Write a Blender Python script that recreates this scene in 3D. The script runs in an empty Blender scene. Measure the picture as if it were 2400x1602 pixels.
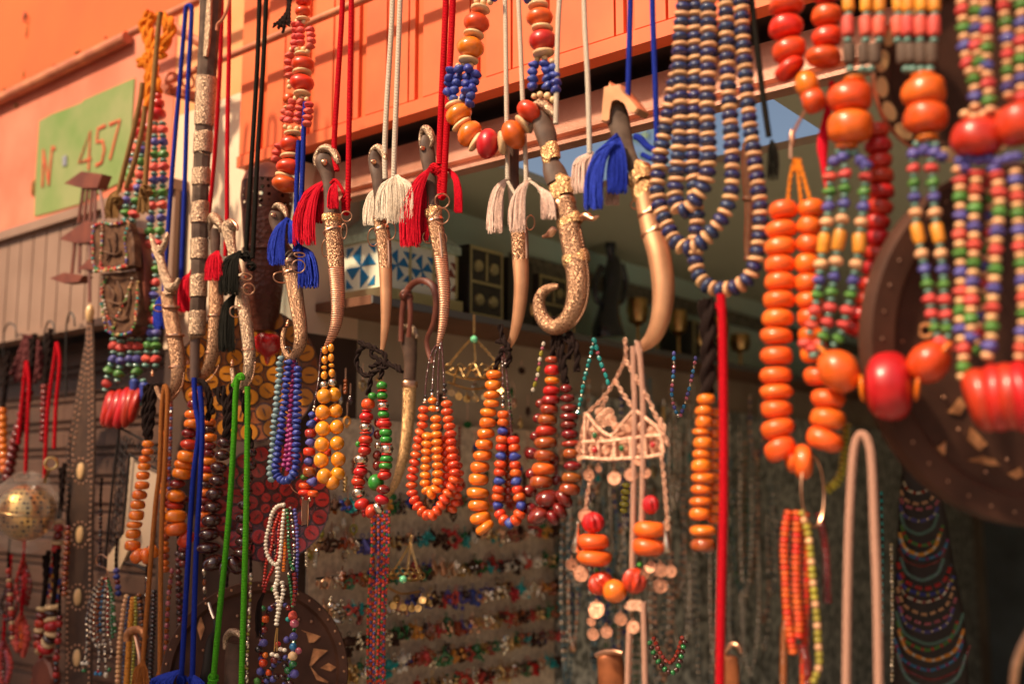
import bpy, math, random
from math import sin, cos, pi, radians, sqrt, atan2
from mathutils import Vector, Matrix, Quaternion
random.seed(7)
R = random.random
def U(a, b): return a + (b - a) * random.random()
# ---------------------------------------------------------------- camera
FPX = 2450.0; IW, IH = 2400.0, 1602.0; TH = radians(7.7)
CAM = Vector((0, 0, 1.5))
FWD = Vector((0, cos(TH), sin(TH))); UPV = Vector((0, -sin(TH), cos(TH))); RT = Vector((1, 0, 0))
scene = bpy.context.scene
cd = bpy.data.cameras.new('camera'); co = bpy.data.objects.new('camera', cd)
scene.collection.objects.link(co); scene.camera = co
co.location = CAM; co.rotation_euler = (radians(90) + TH, 0, 0)
cd.sensor_width = 36; cd.lens = 36 * FPX / IW; cd.clip_start = 0.05; cd.clip_end = 500
cd.dof.use_dof = True; cd.dof.focus_distance = 2.02; cd.dof.aperture_fstop = 1.7; cd.dof.aperture_blades = 0
# ---------------------------------------------------------------- directions of the street front
AZ = radians(51)
EX = Vector((sin(AZ), -cos(AZ), 0))          # along the shop front, towards the right
NN = Vector((cos(AZ), sin(AZ), 0))           # into the shop
ZZ = Vector((0, 0, 1)); C0 = 1.362
# ---------------------------------------------------------------- sky and sun
SUN_EL = radians(46); SUN_TURN = radians(-14)  # turned towards the left of the front's own normal
sh = Matrix.Rotation(SUN_TURN, 3, 'Z') @ (-NN)
SUN = Vector((sh.x * cos(SUN_EL), sh.y * cos(SUN_EL), sin(SUN_EL)))
w = bpy.data.worlds.new('World'); scene.world = w; w.use_nodes = True
nt = w.node_tree; nt.nodes.clear()
sky = nt.nodes.new('ShaderNodeTexSky'); sky.sky_type = 'NISHITA'; sky.sun_disc = False
sky.sun_elevation = SUN_EL; sky.sun_rotation = atan2(SUN.x, SUN.y); sky.dust_density = 4.0; sky.air_density = 0.8
mx = nt.nodes.new('ShaderNodeMix'); mx.data_type = 'RGBA'; mx.blend_type = 'MULTIPLY'; mx.inputs[0].default_value = 1
mx.inputs[7].default_value = (1.0, 0.90, 0.77, 1)      # warm tint laid over the sky, like a white balance
bg = nt.nodes.new('ShaderNodeBackground'); bg.inputs[1].default_value = 0.12
wo = nt.nodes.new('ShaderNodeOutputWorld')
nt.links.new(sky.outputs[0], mx.inputs[6]); nt.links.new(mx.outputs[2], bg.inputs[0]); nt.links.new(bg.outputs[0], wo.inputs[0])
sl = bpy.data.lights.new('sun', 'SUN'); sl.energy = 4.6; sl.angle = radians(3.0); sl.color = (1.0, 0.80, 0.56)
so = bpy.data.objects.new('sun', sl); scene.collection.objects.link(so); so.location = (-4, -6, 8)
so.rotation_euler = SUN.to_track_quat('Z', 'Y').to_euler()
vs = scene.view_settings; vs.view_transform = 'Standard'; vs.look = 'None'; vs.exposure = 0.42; vs.gamma = 1
scene.cycles.use_denoising = True; scene.cycles.max_bounces = 8; scene.cycles.sample_clamp_indirect = 6
# ---------------------------------------------------------------- pixel <-> place
def ray(px, py):
    u = (px - IW / 2) / FPX; v = (IH / 2 - py) / FPX
    return FWD + RT * u + UPV * v
def P(px, py, off=0.0):
    """place where the sight line meets the upright plane `off` metres behind the hanging row"""
    d = ray(px, py); return CAM + d * ((C0 + off) / NN.dot(d))
def S(p): return (p - CAM).dot(FWD) / FPX       # metres per pixel at p
C1 = EX.dot(P(690, 700, .30) - CAM)
def PW(px, py, c=0.0):
    """on the shop's inner side wall, c metres in front of it"""
    d = ray(px, py); return CAM + d * ((C1 + c) / EX.dot(d))
def FR(x, off, z): return CAM * 1 + EX * x + NN * (C0 + off) + ZZ * (z - CAM.z)   # front frame: x along, off in, z up
def xof(p): return (p - CAM).dot(EX)
COL = scene.collection
# ---------------------------------------------------------------- materials
def mat(name, col, rough=.5, metal=0, coat=0, col2=None, ns=30, nd=3, lo=.35, hi=.65, var=0, bump=None, bs=100, bst=.3, spec=.5, trans=0, sheen=0, sss=0, emis=0, cavity=None, alpha=1, hue=0):
    m = bpy.data.materials.new(name); m.use_nodes = True; n = m.node_tree; n.nodes.clear(); L = n.links.new
    o = n.nodes.new('ShaderNodeOutputMaterial'); b = n.nodes.new('ShaderNodeBsdfPrincipled'); L(b.outputs[0], o.inputs[0])
    tc = n.nodes.new('ShaderNodeTexCoord'); co_ = tc.outputs['Object']
    c = col + (1,) ; out = None
    if col2:
        t = n.nodes.new('ShaderNodeTexNoise'); t.inputs['Scale'].default_value = ns; t.inputs['Detail'].default_value = nd; L(co_, t.inputs['Vector'])
        r = n.nodes.new('ShaderNodeValToRGB'); r.color_ramp.elements[0].position = lo; r.color_ramp.elements[1].position = hi
        r.color_ramp.elements[0].color = c; r.color_ramp.elements[1].color = col2 + (1,); L(t.outputs[0], r.inputs[0]); out = r.outputs[0]
    h = None
    if bump in ('scroll', 'ribz', 'braid', 'noise', 'fiber', 'voro', 'ribs'):
        bp = n.nodes.new('ShaderNodeBump'); bp.inputs['Strength'].default_value = bst; bp.inputs['Distance'].default_value = .002
        if bump == 'scroll':
            v = n.nodes.new('ShaderNodeTexVoronoi'); v.inputs['Scale'].default_value = bs; L(co_, v.inputs['Vector'])
            mm = n.nodes.new('ShaderNodeMath'); mm.operation = 'MULTIPLY'; mm.inputs[1].default_value = 17; L(v.outputs['Distance'], mm.inputs[0])
            n2 = n.nodes.new('ShaderNodeTexNoise'); n2.inputs['Scale'].default_value = bs * .8; L(co_, n2.inputs['Vector'])
            m3 = n.nodes.new('ShaderNodeMath'); m3.operation = 'MULTIPLY_ADD'; m3.inputs[1].default_value = 7; L(n2.outputs[0], m3.inputs[0]); L(mm.outputs[0], m3.inputs[2])
            sn = n.nodes.new('ShaderNodeMath'); sn.operation = 'SINE'; L(m3.outputs[0], sn.inputs[0]); h = sn.outputs[0]
        elif bump in ('ribz', 'ribs'):
            v = n.nodes.new('ShaderNodeTexWave'); v.bands_direction = 'Z' if bump == 'ribz' else 'X'; v.inputs['Scale'].default_value = bs
            v.inputs['Distortion'].default_value = 2.5; v.inputs['Detail'].default_value = 2; v.inputs['Detail Scale'].default_value = 1; L(co_, v.inputs['Vector']); h = v.outputs[1]
        elif bump == 'braid':
            v = n.nodes.new('ShaderNodeTexWave'); v.bands_direction = 'Z'; v.inputs['Scale'].default_value = bs; v.inputs['Distortion'].default_value = .6
            v.inputs['Detail Scale'].default_value = 40; L(co_, v.inputs['Vector']); h = v.outputs[1]
        elif bump == 'fiber':
            mp = n.nodes.new('ShaderNodeMapping'); mp.inputs['Scale'].default_value = (1, 1, .08); L(co_, mp.inputs[0])
            v = n.nodes.new('ShaderNodeTexNoise'); v.inputs['Scale'].default_value = bs; v.inputs['Detail'].default_value = 4; L(mp.outputs[0], v.inputs['Vector']); h = v.outputs[0]
        elif bump == 'voro':
            v = n.nodes.new('ShaderNodeTexVoronoi'); v.inputs['Scale'].default_value = bs; L(co_, v.inputs['Vector']); h = v.outputs['Distance']
        else:
            v = n.nodes.new('ShaderNodeTexNoise'); v.inputs['Scale'].default_value = bs; v.inputs['Detail'].default_value = 5; L(co_, v.inputs['Vector']); h = v.outputs[0]
        L(h, bp.inputs['Height']); L(bp.outputs[0], b.inputs['Normal'])
    if cavity and h:
        mr = n.nodes.new('ShaderNodeMapRange'); mr.inputs[1].default_value = -.9 if bump == 'scroll' else .1; mr.inputs[2].default_value = .1 if bump == 'scroll' else .6; L(h, mr.inputs[0])
        mi = n.nodes.new('ShaderNodeMix'); mi.data_type = 'RGBA'; L(mr.outputs[0], mi.inputs[0]); mi.inputs[6].default_value = cavity + (1,)
        if out: L(out, mi.inputs[7])
        else: mi.inputs[7].default_value = c
        out = mi.outputs[2]
    if var or hue:
        oi = n.nodes.new('ShaderNodeObjectInfo'); hs = n.nodes.new('ShaderNodeHueSaturation')
        mr = n.nodes.new('ShaderNodeMapRange'); mr.inputs[3].default_value = 1 - var; mr.inputs[4].default_value = 1 + var * .6; L(oi.outputs['Random'], mr.inputs[0]); L(mr.outputs[0], hs.inputs['Value'])
        if hue:
            mu = n.nodes.new('ShaderNodeMath'); mu.operation = 'MULTIPLY'; mu.inputs[1].default_value = 7.31; L(oi.outputs['Random'], mu.inputs[0])
            fr = n.nodes.new('ShaderNodeMath'); fr.operation = 'FRACT'; L(mu.outputs[0], fr.inputs[0])
            m2 = n.nodes.new('ShaderNodeMapRange'); m2.inputs[3].default_value = .5 - hue; m2.inputs[4].default_value = .5 + hue; L(fr.outputs[0], m2.inputs[0]); L(m2.outputs[0], hs.inputs['Hue'])
        if out: L(out, hs.inputs['Color'])
        else: hs.inputs['Color'].default_value = c
        out = hs.outputs[0]
    if out: L(out, b.inputs['Base Color'])
    else: b.inputs['Base Color'].default_value = c
    b.inputs['Roughness'].default_value = rough; b.inputs['Metallic'].default_value = metal
    b.inputs['Coat Weight'].default_value = coat; b.inputs['Coat Roughness'].default_value = .08
    b.inputs['Specular IOR Level'].default_value = spec; b.inputs['Transmission Weight'].default_value = trans
    b.inputs['Sheen Weight'].default_value = sheen; b.inputs['Alpha'].default_value = alpha
    if sss: b.inputs['Subsurface Weight'].default_value = sss; b.inputs['Subsurface Radius'].default_value = (.01, .004, .002); b.inputs['Subsurface Scale'].default_value = .3
    return m
def bead_m(name, col, rough=.3, coat=.25, var=.12, k=.72, hue=.006, ns=1.6, **kw):
    return mat(name, col, rough, coat=coat, col2=tuple(x * k for x in col), ns=ns, var=var, hue=hue, **kw)
M = {}
M['org'] = bead_m('amber_orange', (.86, .19, .012), .24, .5, k=.8)
M['hot'] = bead_m('bright_orange', (.88, .13, .012), .38, .2, k=.9)
M['tom'] = bead_m('tomato_orange', (.74, .075, .010), .34, .15, hue=.012)
M['red'] = bead_m('red_resin', (.56, .022, .010), .36, .15)
M['cor'] = bead_m('coral_clay', (.72, .085, .06), .6, 0, bump='noise', bs=3, bst=.5)
M['crl'] = bead_m('coral_glaze', (.80, .085, .018), .28, .45)
M['cre'] = bead_m('cream_bone', (.78, .50, .25), .5, .1, k=.8)
M['pch'] = bead_m('peach_wood', (.80, .42, .20), .5, .05, k=.85)
M['blu'] = bead_m('blue_clay', (.035, .055, .32), .5, .1, bump='noise', bs=2.5, bst=.6)
M['nav'] = bead_m('navy_wood', (.022, .032, .12), .38, .25, hue=.02)
M['grn'] = bead_m('green_wood', (.03, .25, .025), .35, .3)
M['grs'] = bead_m('leaf_green_clay', (.09, .26, .04), .55, .1, bump='noise', bs=3, bst=.4)
M['tea'] = bead_m('grey_teal_glass', (.13, .27, .22), .35, .3)
M['pur'] = bead_m('violet_blue_clay', (.10, .085, .34), .55, .1, bump='noise', bs=3, bst=.4)
M['mag'] = bead_m('magenta_clay', (.32, .022, .16), .5, .1)
M['yel'] = bead_m('mustard_tube', (.85, .33, .03), .4, .2)
M['ylg'] = bead_m('olive_yellow', (.42, .34, .03), .4, .2)
M['amb'] = bead_m('amber_round', (.88, .30, .015), .15, .8, k=.9)
M['brn'] = bead_m('dark_brown_resin', (.055, .012, .009), .2, .6)
M['mar'] = bead_m('maroon_resin', (.20, .014, .010), .2, .6)
M['rst'] = bead_m('rust_resin', (.36, .055, .012), .2, .6, hue=.02)
M['wht'] = bead_m('white_pearl', (.78, .66, .52), .25, .4, k=.9)
M['gry'] = bead_m('pale_grey_blue', (.22, .32, .34), .5, .15)
M['blk'] = mat('black_seed', (.02, .012, .012), .2, coat=.6)
M['sbr'] = mat('seed_maroon', (.09, .02, .02), .2, coat=.6)
M['glg'] = bead_m('green_glass', (.02, .16, .04), .1, .8)
M['tur'] = bead_m('turquoise', (.02, .34, .32), .35, .3)
M['pnk'] = bead_m('pink_glass', (.55, .12, .16), .2, .5)
M['clb'] = bead_m('clear_blue', (.03, .22, .45), .2, .5)
M['sil'] = mat('bright_silver', (.80, .66, .50), .25, metal=1)
M['cop'] = mat('copper', (.86, .48, .30), .32, metal=1, col2=(.66, .33, .19), ns=60)
M['bra'] = mat('brass', (.80, .52, .22), .28, metal=1, col2=(.6, .36, .13), ns=40)
M['scr'] = mat('engraved_copper', (.52, .29, .165), .42, metal=.8, bump='scroll', bs=165, bst=.38, cavity=(.12, .05, .026))
M['ssc'] = mat('engraved_silver', (.56, .38, .25), .44, metal=.8, bump='scroll', bs=165, bst=.38, cavity=(.12, .065, .04))
M['gsc'] = mat('engraved_gold', (.88, .52, .24), .42, metal=.8, bump='scroll', bs=170, bst=.4, cavity=(.22, .10, .04))
M['rbc'] = mat('ribbed_copper', (.54, .28, .18), .46, metal=.75, bump='ribz', bs=75, bst=.45, cavity=(.26, .10, .06), col2=(.75, .34, .20), ns=40)
M['pbr'] = mat('plain_satin_brass', (.58, .28, .145), .46, metal=.7, col2=(.75, .38, .2), ns=20, bump='noise', bs=30, bst=.05)
M['hrn'] = mat('brown_horn', (.12, .066, .045), .55, spec=.25, col2=(.07, .038, .026), ns=40, nd=6, bump='fiber', bs=500, bst=.15)
M['dkw'] = mat('dark_wood_scabbard', (.14, .09, .065), .6, spec=.15, col2=(.07, .042, .03), ns=30, bump='fiber', bs=400, bst=.2)
def thread(name, c, k=.6, bs=105, br='braid', bst=.9): return mat(name, c, .85, sheen=0, spec=.08, col2=tuple(x * k for x in c), ns=300, lo=.3, hi=.7, bump=br, bs=bs, bst=bst, cavity=tuple(x * .6 for x in c) if br == 'braid' else None)
M['Cred'] = thread('red_cord', (.78, .008, .02)); M['Cblu'] = thread('blue_cord', (.022, .045, .42)); M['Cblk'] = thread('black_cord', (.022, .018, .014))
M['Cwht'] = thread('white_cord', (.90, .74, .58), .8); M['Cgrn'] = thread('green_cord', (.10, .46, .02)); M['Corg'] = thread('orange_cord', (.62, .20, .05))
M['Ctan'] = thread('tan_cord', (.42, .22, .08)); M['Cpnk'] = thread('pale_pink_cord', (.72, .38, .27), .8)
M['Tred'] = thread('red_thread', (.68, .010, .028), br='fiber', bs=600, bst=.3); M['Tblu'] = thread('blue_thread', (.03, .055, .45), br='fiber', bs=600, bst=.3)
M['Twht'] = thread('white_thread', (.88, .72, .56), br='fiber', bs=600, bst=.3); M['Tblk'] = thread('black_thread', (.018, .016, .012), br='fiber', bs=600, bst=.3)
M['Tpnk'] = thread('pink_thread', (.84, .58, .47), br='fiber', bs=600, bst=.3); M['Wblk'] = thread('dark_wool', (.022, .012, .010), br='fiber', bs=900, bst=.6)
M['Worg'] = thread('orange_wool', (.85, .24, .02), br='fiber', bs=700, bst=.6)
# ---------------------------------------------------------------- mesh builder
class MB:
    def __init__(s): s.v = []; s.f = []; s.mi = []; s.cur = 0
    def add(s, vs, fs):
        b = len(s.v); s.v += vs; s.f += [tuple(i + b for i in f) for f in fs]; s.mi += [s.cur] * len(fs); return s
    def tube(s, pts, rad, n=8, caps=True, flat=1.0, nrm=None, taper=False):
        """swept tube; rad number or list; flat = thickness along nrm / width"""
        m = len(pts); rr = rad if isinstance(rad, (list, tuple)) else [rad] * m
        vs = []; t0 = None; side = None
        for i, p in enumerate(pts):
            t = (pts[min(i + 1, m - 1)] - pts[max(i - 1, 0)])
            t = t.normalized() if t.length > 1e-9 else Vector((0, 0, 1))
            if nrm is not None: a = nrm - t * nrm.dot(t); a = a.normalized() if a.length > 1e-6 else t.orthogonal().normalized(); sd = t.cross(a).normalized()
            else:
                if side is None: side = t.orthogonal().normalized()
                side = side - t * side.dot(t); side = side.normalized() if side.length > 1e-6 else t.orthogonal().normalized()
                sd = side; a = t.cross(sd)
            for k in range(n):
                an = 2 * pi * k / n; vs.append(p + sd * (cos(an) * rr[i]) + a * (sin(an) * rr[i] * flat))
        fs = [(i * n + k, i * n + (k + 1) % n, (i + 1) * n + (k + 1) % n, (i + 1) * n + k) for i in range(m - 1) for k in range(n)]
        if caps: fs += [tuple(range(n))[::-1], tuple((m - 1) * n + k for k in range(n))]
        return s.add(vs, fs)
    def ring(s, c, ax, r, t, n=20, k=6, ell=1.0, up=None):
        ax = ax.normalized(); u = (up - ax * up.dot(ax)).normalized() if up is not None else ax.orthogonal().normalized(); v = ax.cross(u)
        vs = []
        for i in range(n):
            a = 2 * pi * i / n; d = u * cos(a) + v * sin(a) * ell
            dn = (u * cos(a) * ell + v * sin(a)).normalized()
            for j in range(k):
                b = 2 * pi * j / k; vs.append(c + d * r + dn * (cos(b) * t) + ax * (sin(b) * t))
        return s.add(vs, [(i * k + j, ((i + 1) % n) * k + j, ((i + 1) % n) * k + (j + 1) % k, i * k + (j + 1) % k) for i in range(n) for j in range(k)])
    def lathe(s, c, ax, prof, n=24, sq=1.0, up=None):
        """prof: (r, h) along ax; sq squashes the second radius"""
        ax = ax.normalized(); u = (up - ax * up.dot(ax)).normalized() if up is not None else ax.orthogonal().normalized(); v = ax.cross(u); vs = []
        for r, h in prof:
            for k in range(n): a = 2 * pi * k / n; vs.append(c + ax * h + u * (cos(a) * r) + v * (sin(a) * r * sq))
        m = len(prof); fs = [(i * n + k, i * n + (k + 1) % n, (i + 1) * n + (k + 1) % n, (i + 1) * n + k) for i in range(m - 1) for k in range(n)]
        if prof[0][0] > 1e-6: fs.append(tuple(range(n))[::-1])
        if prof[-1][0] > 1e-6: fs.append(tuple((m - 1) * n + k for k in range(n)))
        return s.add(vs, fs)
    def ball(s, c, r, n=10, m=6, sz=1.0, ax=None):
        ax = ax or ZZ; return s.lathe(c, ax, [(max(r * sin(pi * i / m), 1e-5), -r * sz * cos(pi * i / m)) for i in range(m + 1)], n)
    def box(s, c, ex, ey, ez):
        vs = [c + ex * a + ey * b + ez * d for a in (-1, 1) for b in (-1, 1) for d in (-1, 1)]
        return s.add(vs, [(0, 1, 3, 2), (4, 6, 7, 5), (0, 4, 5, 1), (2, 3, 7, 6), (0, 2, 6, 4), (1, 5, 7, 3)])
    def prism(s, pts, d, bev=0):
        """closed polygon extruded by vector d, optional chamfer on both faces"""
        n = len(pts); c = sum(pts, Vector()) / n; dn = d.normalized()
        if bev:
            ins = [p + (c - p).normalized() * bev for p in pts]
            L = [ins, [p + dn * bev for p in pts], [p + d - dn * bev for p in pts], [p + d for p in ins]]
        else: L = [pts, [p + d for p in pts]]
        vs = [p for l in L for p in l]; fs = [(j * n + i, j * n + (i + 1) % n, (j + 1) * n + (i + 1) % n, (j + 1) * n + i) for j in range(len(L) - 1) for i in range(n)]
        fs += [tuple(range(n))[::-1], tuple((len(L) - 1) * n + i for i in range(n))]
        return s.add(vs, fs)
    def mesh(s, name, mats, o=Vector(), smooth=True, ang=40):
        me = bpy.data.meshes.new(name); me.from_pydata([tuple(v - o) for v in s.v], [], s.f)
        for m in (mats if isinstance(mats, (list, tuple)) else [mats]): me.materials.append(M[m] if isinstance(m, str) else m)
        if any(s.mi): me.polygons.foreach_set('material_index', s.mi)
        import bmesh
        bm = bmesh.new(); bm.from_mesh(me); bmesh.ops.recalc_face_normals(bm, faces=bm.faces); bm.to_mesh(me); bm.free()
        if smooth:
            me.polygons.foreach_set('use_smooth', [True] * len(me.polygons))
            if ang: me.set_sharp_from_angle(angle=radians(ang))
        me.update(); return me
def tag(o, label=None, cat=None, group=None, kind=None):
    for k, v in (('label', label), ('category', cat), ('group', group), ('kind', kind)):
        if v: o[k] = v
class Thing:
    def __init__(s, name, label, cat, o, group=None, kind=None):
        s.e = bpy.data.objects.new(name, None); COL.objects.link(s.e); s.o = o.copy(); s.e.location = o; s.e.empty_display_size = .05
        tag(s.e, label, cat, group, kind); s.n = 0; s.over = None
    def part(s, name, mb, m, parent=None, label=None, smooth=True, ang=40, kind=None):
        ob = bpy.data.objects.new(name, mb.mesh(name, m, s.o, smooth, ang)); COL.objects.link(ob); ob.parent = parent or s.e
        if label: ob['label'] = label
        if kind: ob['kind'] = kind
        return ob
    def inst(s, name, me, loc, q, sc, parent=None):
        ob = bpy.data.objects.new(name, me); COL.objects.link(ob); ob.parent = parent or s.e; ob.location = loc - s.o
        ob.rotation_mode = 'QUATERNION'; ob.rotation_quaternion = q; ob.scale = sc; return ob
def solo(name, mb, m, label, cat, o=None, group=None, kind=None, smooth=True, ang=40):
    o = o or (mb.v[0].copy()); ob = bpy.data.objects.new(name, mb.mesh(name, m, o, smooth, ang)); COL.objects.link(ob); ob.location = o
    tag(ob, label, cat, group, kind); return ob
# ---------------------------------------------------------------- curves
def cr(pts, k=6, closed=False):
    """Catmull-Rom through tuples of any length"""
    n = len(pts); out = []; d = len(pts[0])
    g = (lambda i: pts[i % n]) if closed else (lambda i: pts[max(0, min(n - 1, i))])
    for i in range(n if closed else n - 1):
        a, b, c, e = g(i - 1), g(i), g(i + 1), g(i + 2)
        for j in range(k):
            t = j / k; out.append(tuple(.5 * (2 * b[q] + (c[q] - a[q]) * t + (2 * a[q] - 5 * b[q] + 4 * c[q] - e[q]) * t * t + (3 * b[q] - a[q] - 3 * c[q] + e[q]) * t ** 3) for q in range(d)))
    if not closed: out.append(tuple(pts[-1]))
    return out
def flatdir(p): d = p - CAM; return Vector((d.x, d.y, 0)).normalized()   # blades hang turned to face the lane
def P3(t, off): return P(t[0], t[1], off + (t[2] if len(t) > 2 else 0))
def path(pts, off=0, k=6, closed=False):
    L = [tuple(p) if len(p) > 2 else tuple(p) + (0,) for p in pts]
    return [P(x, y, off + z) for x, y, z in cr(L, k, closed)]
def wtube(mb, pts, off=0, k=5, n=16, flat=.6):
    """pts (x, y, halfwidth px[, doff])"""
    L = [tuple(p) if len(p) > 3 else tuple(p) + (0,) for p in pts]; q = cr(L, k)
    c = [P(a[0], a[1], off + a[3]) for a in q]; rr = [max(.3, a[2]) * S(p) for a, p in zip(q, c)]
    return mb.tube(c, rr, n, True, flat, flatdir(c[len(c) // 2]))
# ---------------------------------------------------------------- bead meshes
def prof_sup(e1, e2, m=8): return [(max(1e-5, abs(sin(pi * i / m)) ** e1), -math.copysign(abs(cos(pi * i / m)) ** e2, cos(pi * i / m))) for i in range(m + 1)]
def bead_geo(kind, n=16, m=8, seed=0):
    mb = MB(); O = Vector(); rnd = random.Random(seed)
    if kind in ('ball', 'lump', 'mel'): pr = prof_sup(1, 1, m)
    elif kind == 'disc': pr = prof_sup(.5, .9, m)
    elif kind == 'cyl': pr = [(.55, -1), (.85, -.93), (1, -.7), (1, .7), (.85, .93), (.55, 1)]
    elif kind == 'cap': pr = [(.35, -1), (.75, -.75), (.93, -.35), (.93, -.1), (1.04, -.08), (1.04, .08), (.93, .1), (.93, .35), (.75, .75), (.35, 1)]
    elif kind == 'cone': pr = [(.5, -1), (.62, -.9), (1, .75), (.7, 1)]
    mb.lathe(O, ZZ, pr, n)
    if kind in ('lump', 'ball', 'disc', 'cyl'):
        amp = {'lump': .17, 'ball': .03, 'disc': .05, 'cyl': .05}[kind]; ph = [rnd.uniform(0, 6.3) for _ in range(6)]
        for v in mb.v:
            a = atan2(v.y, v.x); f = 1 + amp * (sin(2 * a + ph[0] + 2 * v.z) * .5 + sin(3 * a + ph[1] - 3 * v.z) * .35 + sin(4 * v.z + ph[2] + a) * .35); g = 1 + amp * sin(a + ph[3]) * .8
            v.x *= f; v.y *= f; v.z *= g
    if kind == 'mel':
        for v in mb.v: a = atan2(v.y, v.x); f = 1 - .26 * abs(cos(4 * a + v.z)) ** 3; v.x *= f; v.y *= f
    return mb
BM = {}
def bead_mesh(kind, m, var):
    k = (kind, m, var)
    if k not in BM: BM[k] = bead_geo(kind, 32 if kind == 'mel' else 16, 8, hash(kind) % 7 + var * 13 if 0 else len(kind) * 3 + var * 13).mesh('bead_' + kind, m)
    return BM[k]
# key: (shape, material, part name)
K = dict(o=('disc', 'org', 'amber_bead'), O=('ball', 'org', 'amber_bead'), h=('disc', 'hot', 'orange_bead'), t=('ball', 'tom', 'resin_bead'), T=('disc', 'tom', 'resin_bead'),
 r=('ball', 'red', 'red_bead'), R=('disc', 'red', 'red_bead'), c=('disc', 'cre', 'spacer_bead'), w=('ball', 'cre', 'cream_bead'), p=('disc', 'pch', 'wooden_spacer'), P=('ball', 'pch', 'peach_bead'),
 k=('lump', 'cor', 'coral_bead'), C=('ball', 'crl', 'coral_bead'), b=('lump', 'blu', 'blue_bead'), n=('ball', 'nav', 'navy_bead'), N=('lump', 'pur', 'violet_bead'),
 g=('ball', 'grn', 'green_bead'), G=('disc', 'grn', 'green_bead'), l=('lump', 'grs', 'green_bead'), s=('ball', 'tea', 'teal_bead'), m=('lump', 'mag', 'magenta_bead'), y=('cyl', 'yel', 'tube_bead'),
 Y=('ball', 'ylg', 'yellow_bead'), a=('ball', 'amb', 'amber_bead'), A=('ball', 'amb', 'amber_bead'), B=('ball', 'brn', 'brown_bead'), M=('disc', 'mar', 'maroon_bead'), u=('disc', 'rst', 'rust_bead'),
 W=('ball', 'wht', 'pearl_bead'), e=('lump', 'gry', 'grey_bead'), i=('cap', 'sil', 'silver_bead'), j=('cyl', 'cor', 'tube_bead'), J=('cyl', 'dkw', 'wooden_tube'), q=('cone', 'blu', 'blue_cone'),
 x=('ball', 'blk', 'seed_bead'), X=('ball', 'sbr', 'seed_bead'), v=('ball', 'glg', 'glass_bead'), z=('ball', 'tur', 'turquoise_bead'), f=('ball', 'pnk', 'pink_bead'), F=('ball', 'clb', 'blue_bead'), S=('ball', 'sil', 'silver_bead'), d=('disc', 'red', 'red_spacer'), D=('disc', 'sil', 'silver_spacer'), H=('mel', 'red', 'carved_bead'),
 E=('ball', 'mar', 'maroon_bead'), L=('cyl', 'brn', 'brown_tube'), Q=('cyl', 'blu', 'blue_tube'), Z=('disc', 'brn', 'brown_bead'), V=('ball', 'pur', 'violet_bead'), I=('cyl', 'org', 'orange_tube'))
def parse(spec):
    out = []
    for tkn in spec.split():
        mult = 1
        if '*' in tkn: tkn, mm = tkn.split('*'); mult = int(mm)
        kk = tkn[0]; a, b = tkn[1:].split('/'); out += [(kk, float(a), float(b))] * mult
    return out
def strand(T, pts, spec, off=0, closed=False, merge=False, scale=1.0, jit=.09, name=None, thread_m='Cblk', mode='cycle', seg=None, cord=True, label=None):
    """string beads 'kR/H' (radius, half length in photo pixels) along a path"""
    sp = parse(spec); q = path(pts, off, 8, closed); 
    if closed: q.append(q[0])
    acc = [0]
    for a, b in zip(q, q[1:]): acc.append(acc[-1] + (b - a).length)
    tot = acc[-1]; pos = 0; i = 0; idx = 0
    if cord and not closed and tot > 0 or cord:
        mbc = MB().tube(q, max(.0004, .9 * S(q[0])), 4); T.part('string', mbc, thread_m)
    mb = MB(); mats = []
    while True:
        kk, r, h = sp[i % len(sp)]; i += 1
        if mode == 'once' and i > len(sp): break
        while idx < len(acc) - 2 and acc[idx + 1] < pos: idx += 1
        sc = S(q[idx]) * scale; hl = h * sc * .97
        cpos = pos + hl
        if cpos + hl * .6 > tot: break
        j = idx
        while j < len(acc) - 2 and acc[j + 1] < cpos: j += 1
        tt = (cpos - acc[j]) / max(1e-9, acc[j + 1] - acc[j]); c = q[j].lerp(q[j + 1], tt)
        a0 = q[max(0, j - 1)]; a1 = q[min(len(q) - 1, j + 2)]; ax = (a1 - a0).normalized()
        ax = (ax + Vector((U(-jit, jit), U(-jit, jit), U(-jit, jit)))).normalized(); pos += 2 * hl
        rr = r * sc * U(.95, 1.05); kind, mm, nm = K[kk]
        if merge or T.n >= 96:
            tgt = mb
            if not merge:
                if T.over is None: T.over = (MB(), [])
                tgt, ml = T.over
            else: ml = mats
            if mm not in ml: ml.append(mm)
            tgt.cur = ml.index(mm); small = r < 7
            gb = bead_geo(kind, 8 if small else 12, 4 if small else 6, int(R() * 99)); qn = ax.to_track_quat('Z', 'Y') @ Quaternion((0, 0, 1), U(0, 6.3))
            tgt.add([c + qn @ Vector((v.x * rr, v.y * rr, v.z * hl)) for v in gb.v], gb.f); tgt.cur = 0
        else:
            qn = ax.to_track_quat('Z', 'Y') @ Quaternion((0, 0, 1), U(0, 6.3))
            T.inst(nm, bead_mesh(kind, mm, int(R() * 4)), c, qn, (rr, rr, hl)); T.n += 1
    if merge and mb.v: T.part(name or 'bead_strand', mb, mats, label=label)
def finish(T):
    if T.over: T.part('bead', T.over[0], T.over[1], kind='stuff')
def cord(name, pts, r, m, label, off=0, group=None, T=None, k=8, n=10):
    q = path(pts, off, k); mb = MB().tube(q, r * S(q[len(q) // 2]), n)
    if T: return T.part(name, mb, m)
    return solo(name, mb, m, label, 'cord', q[0], group)
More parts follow.
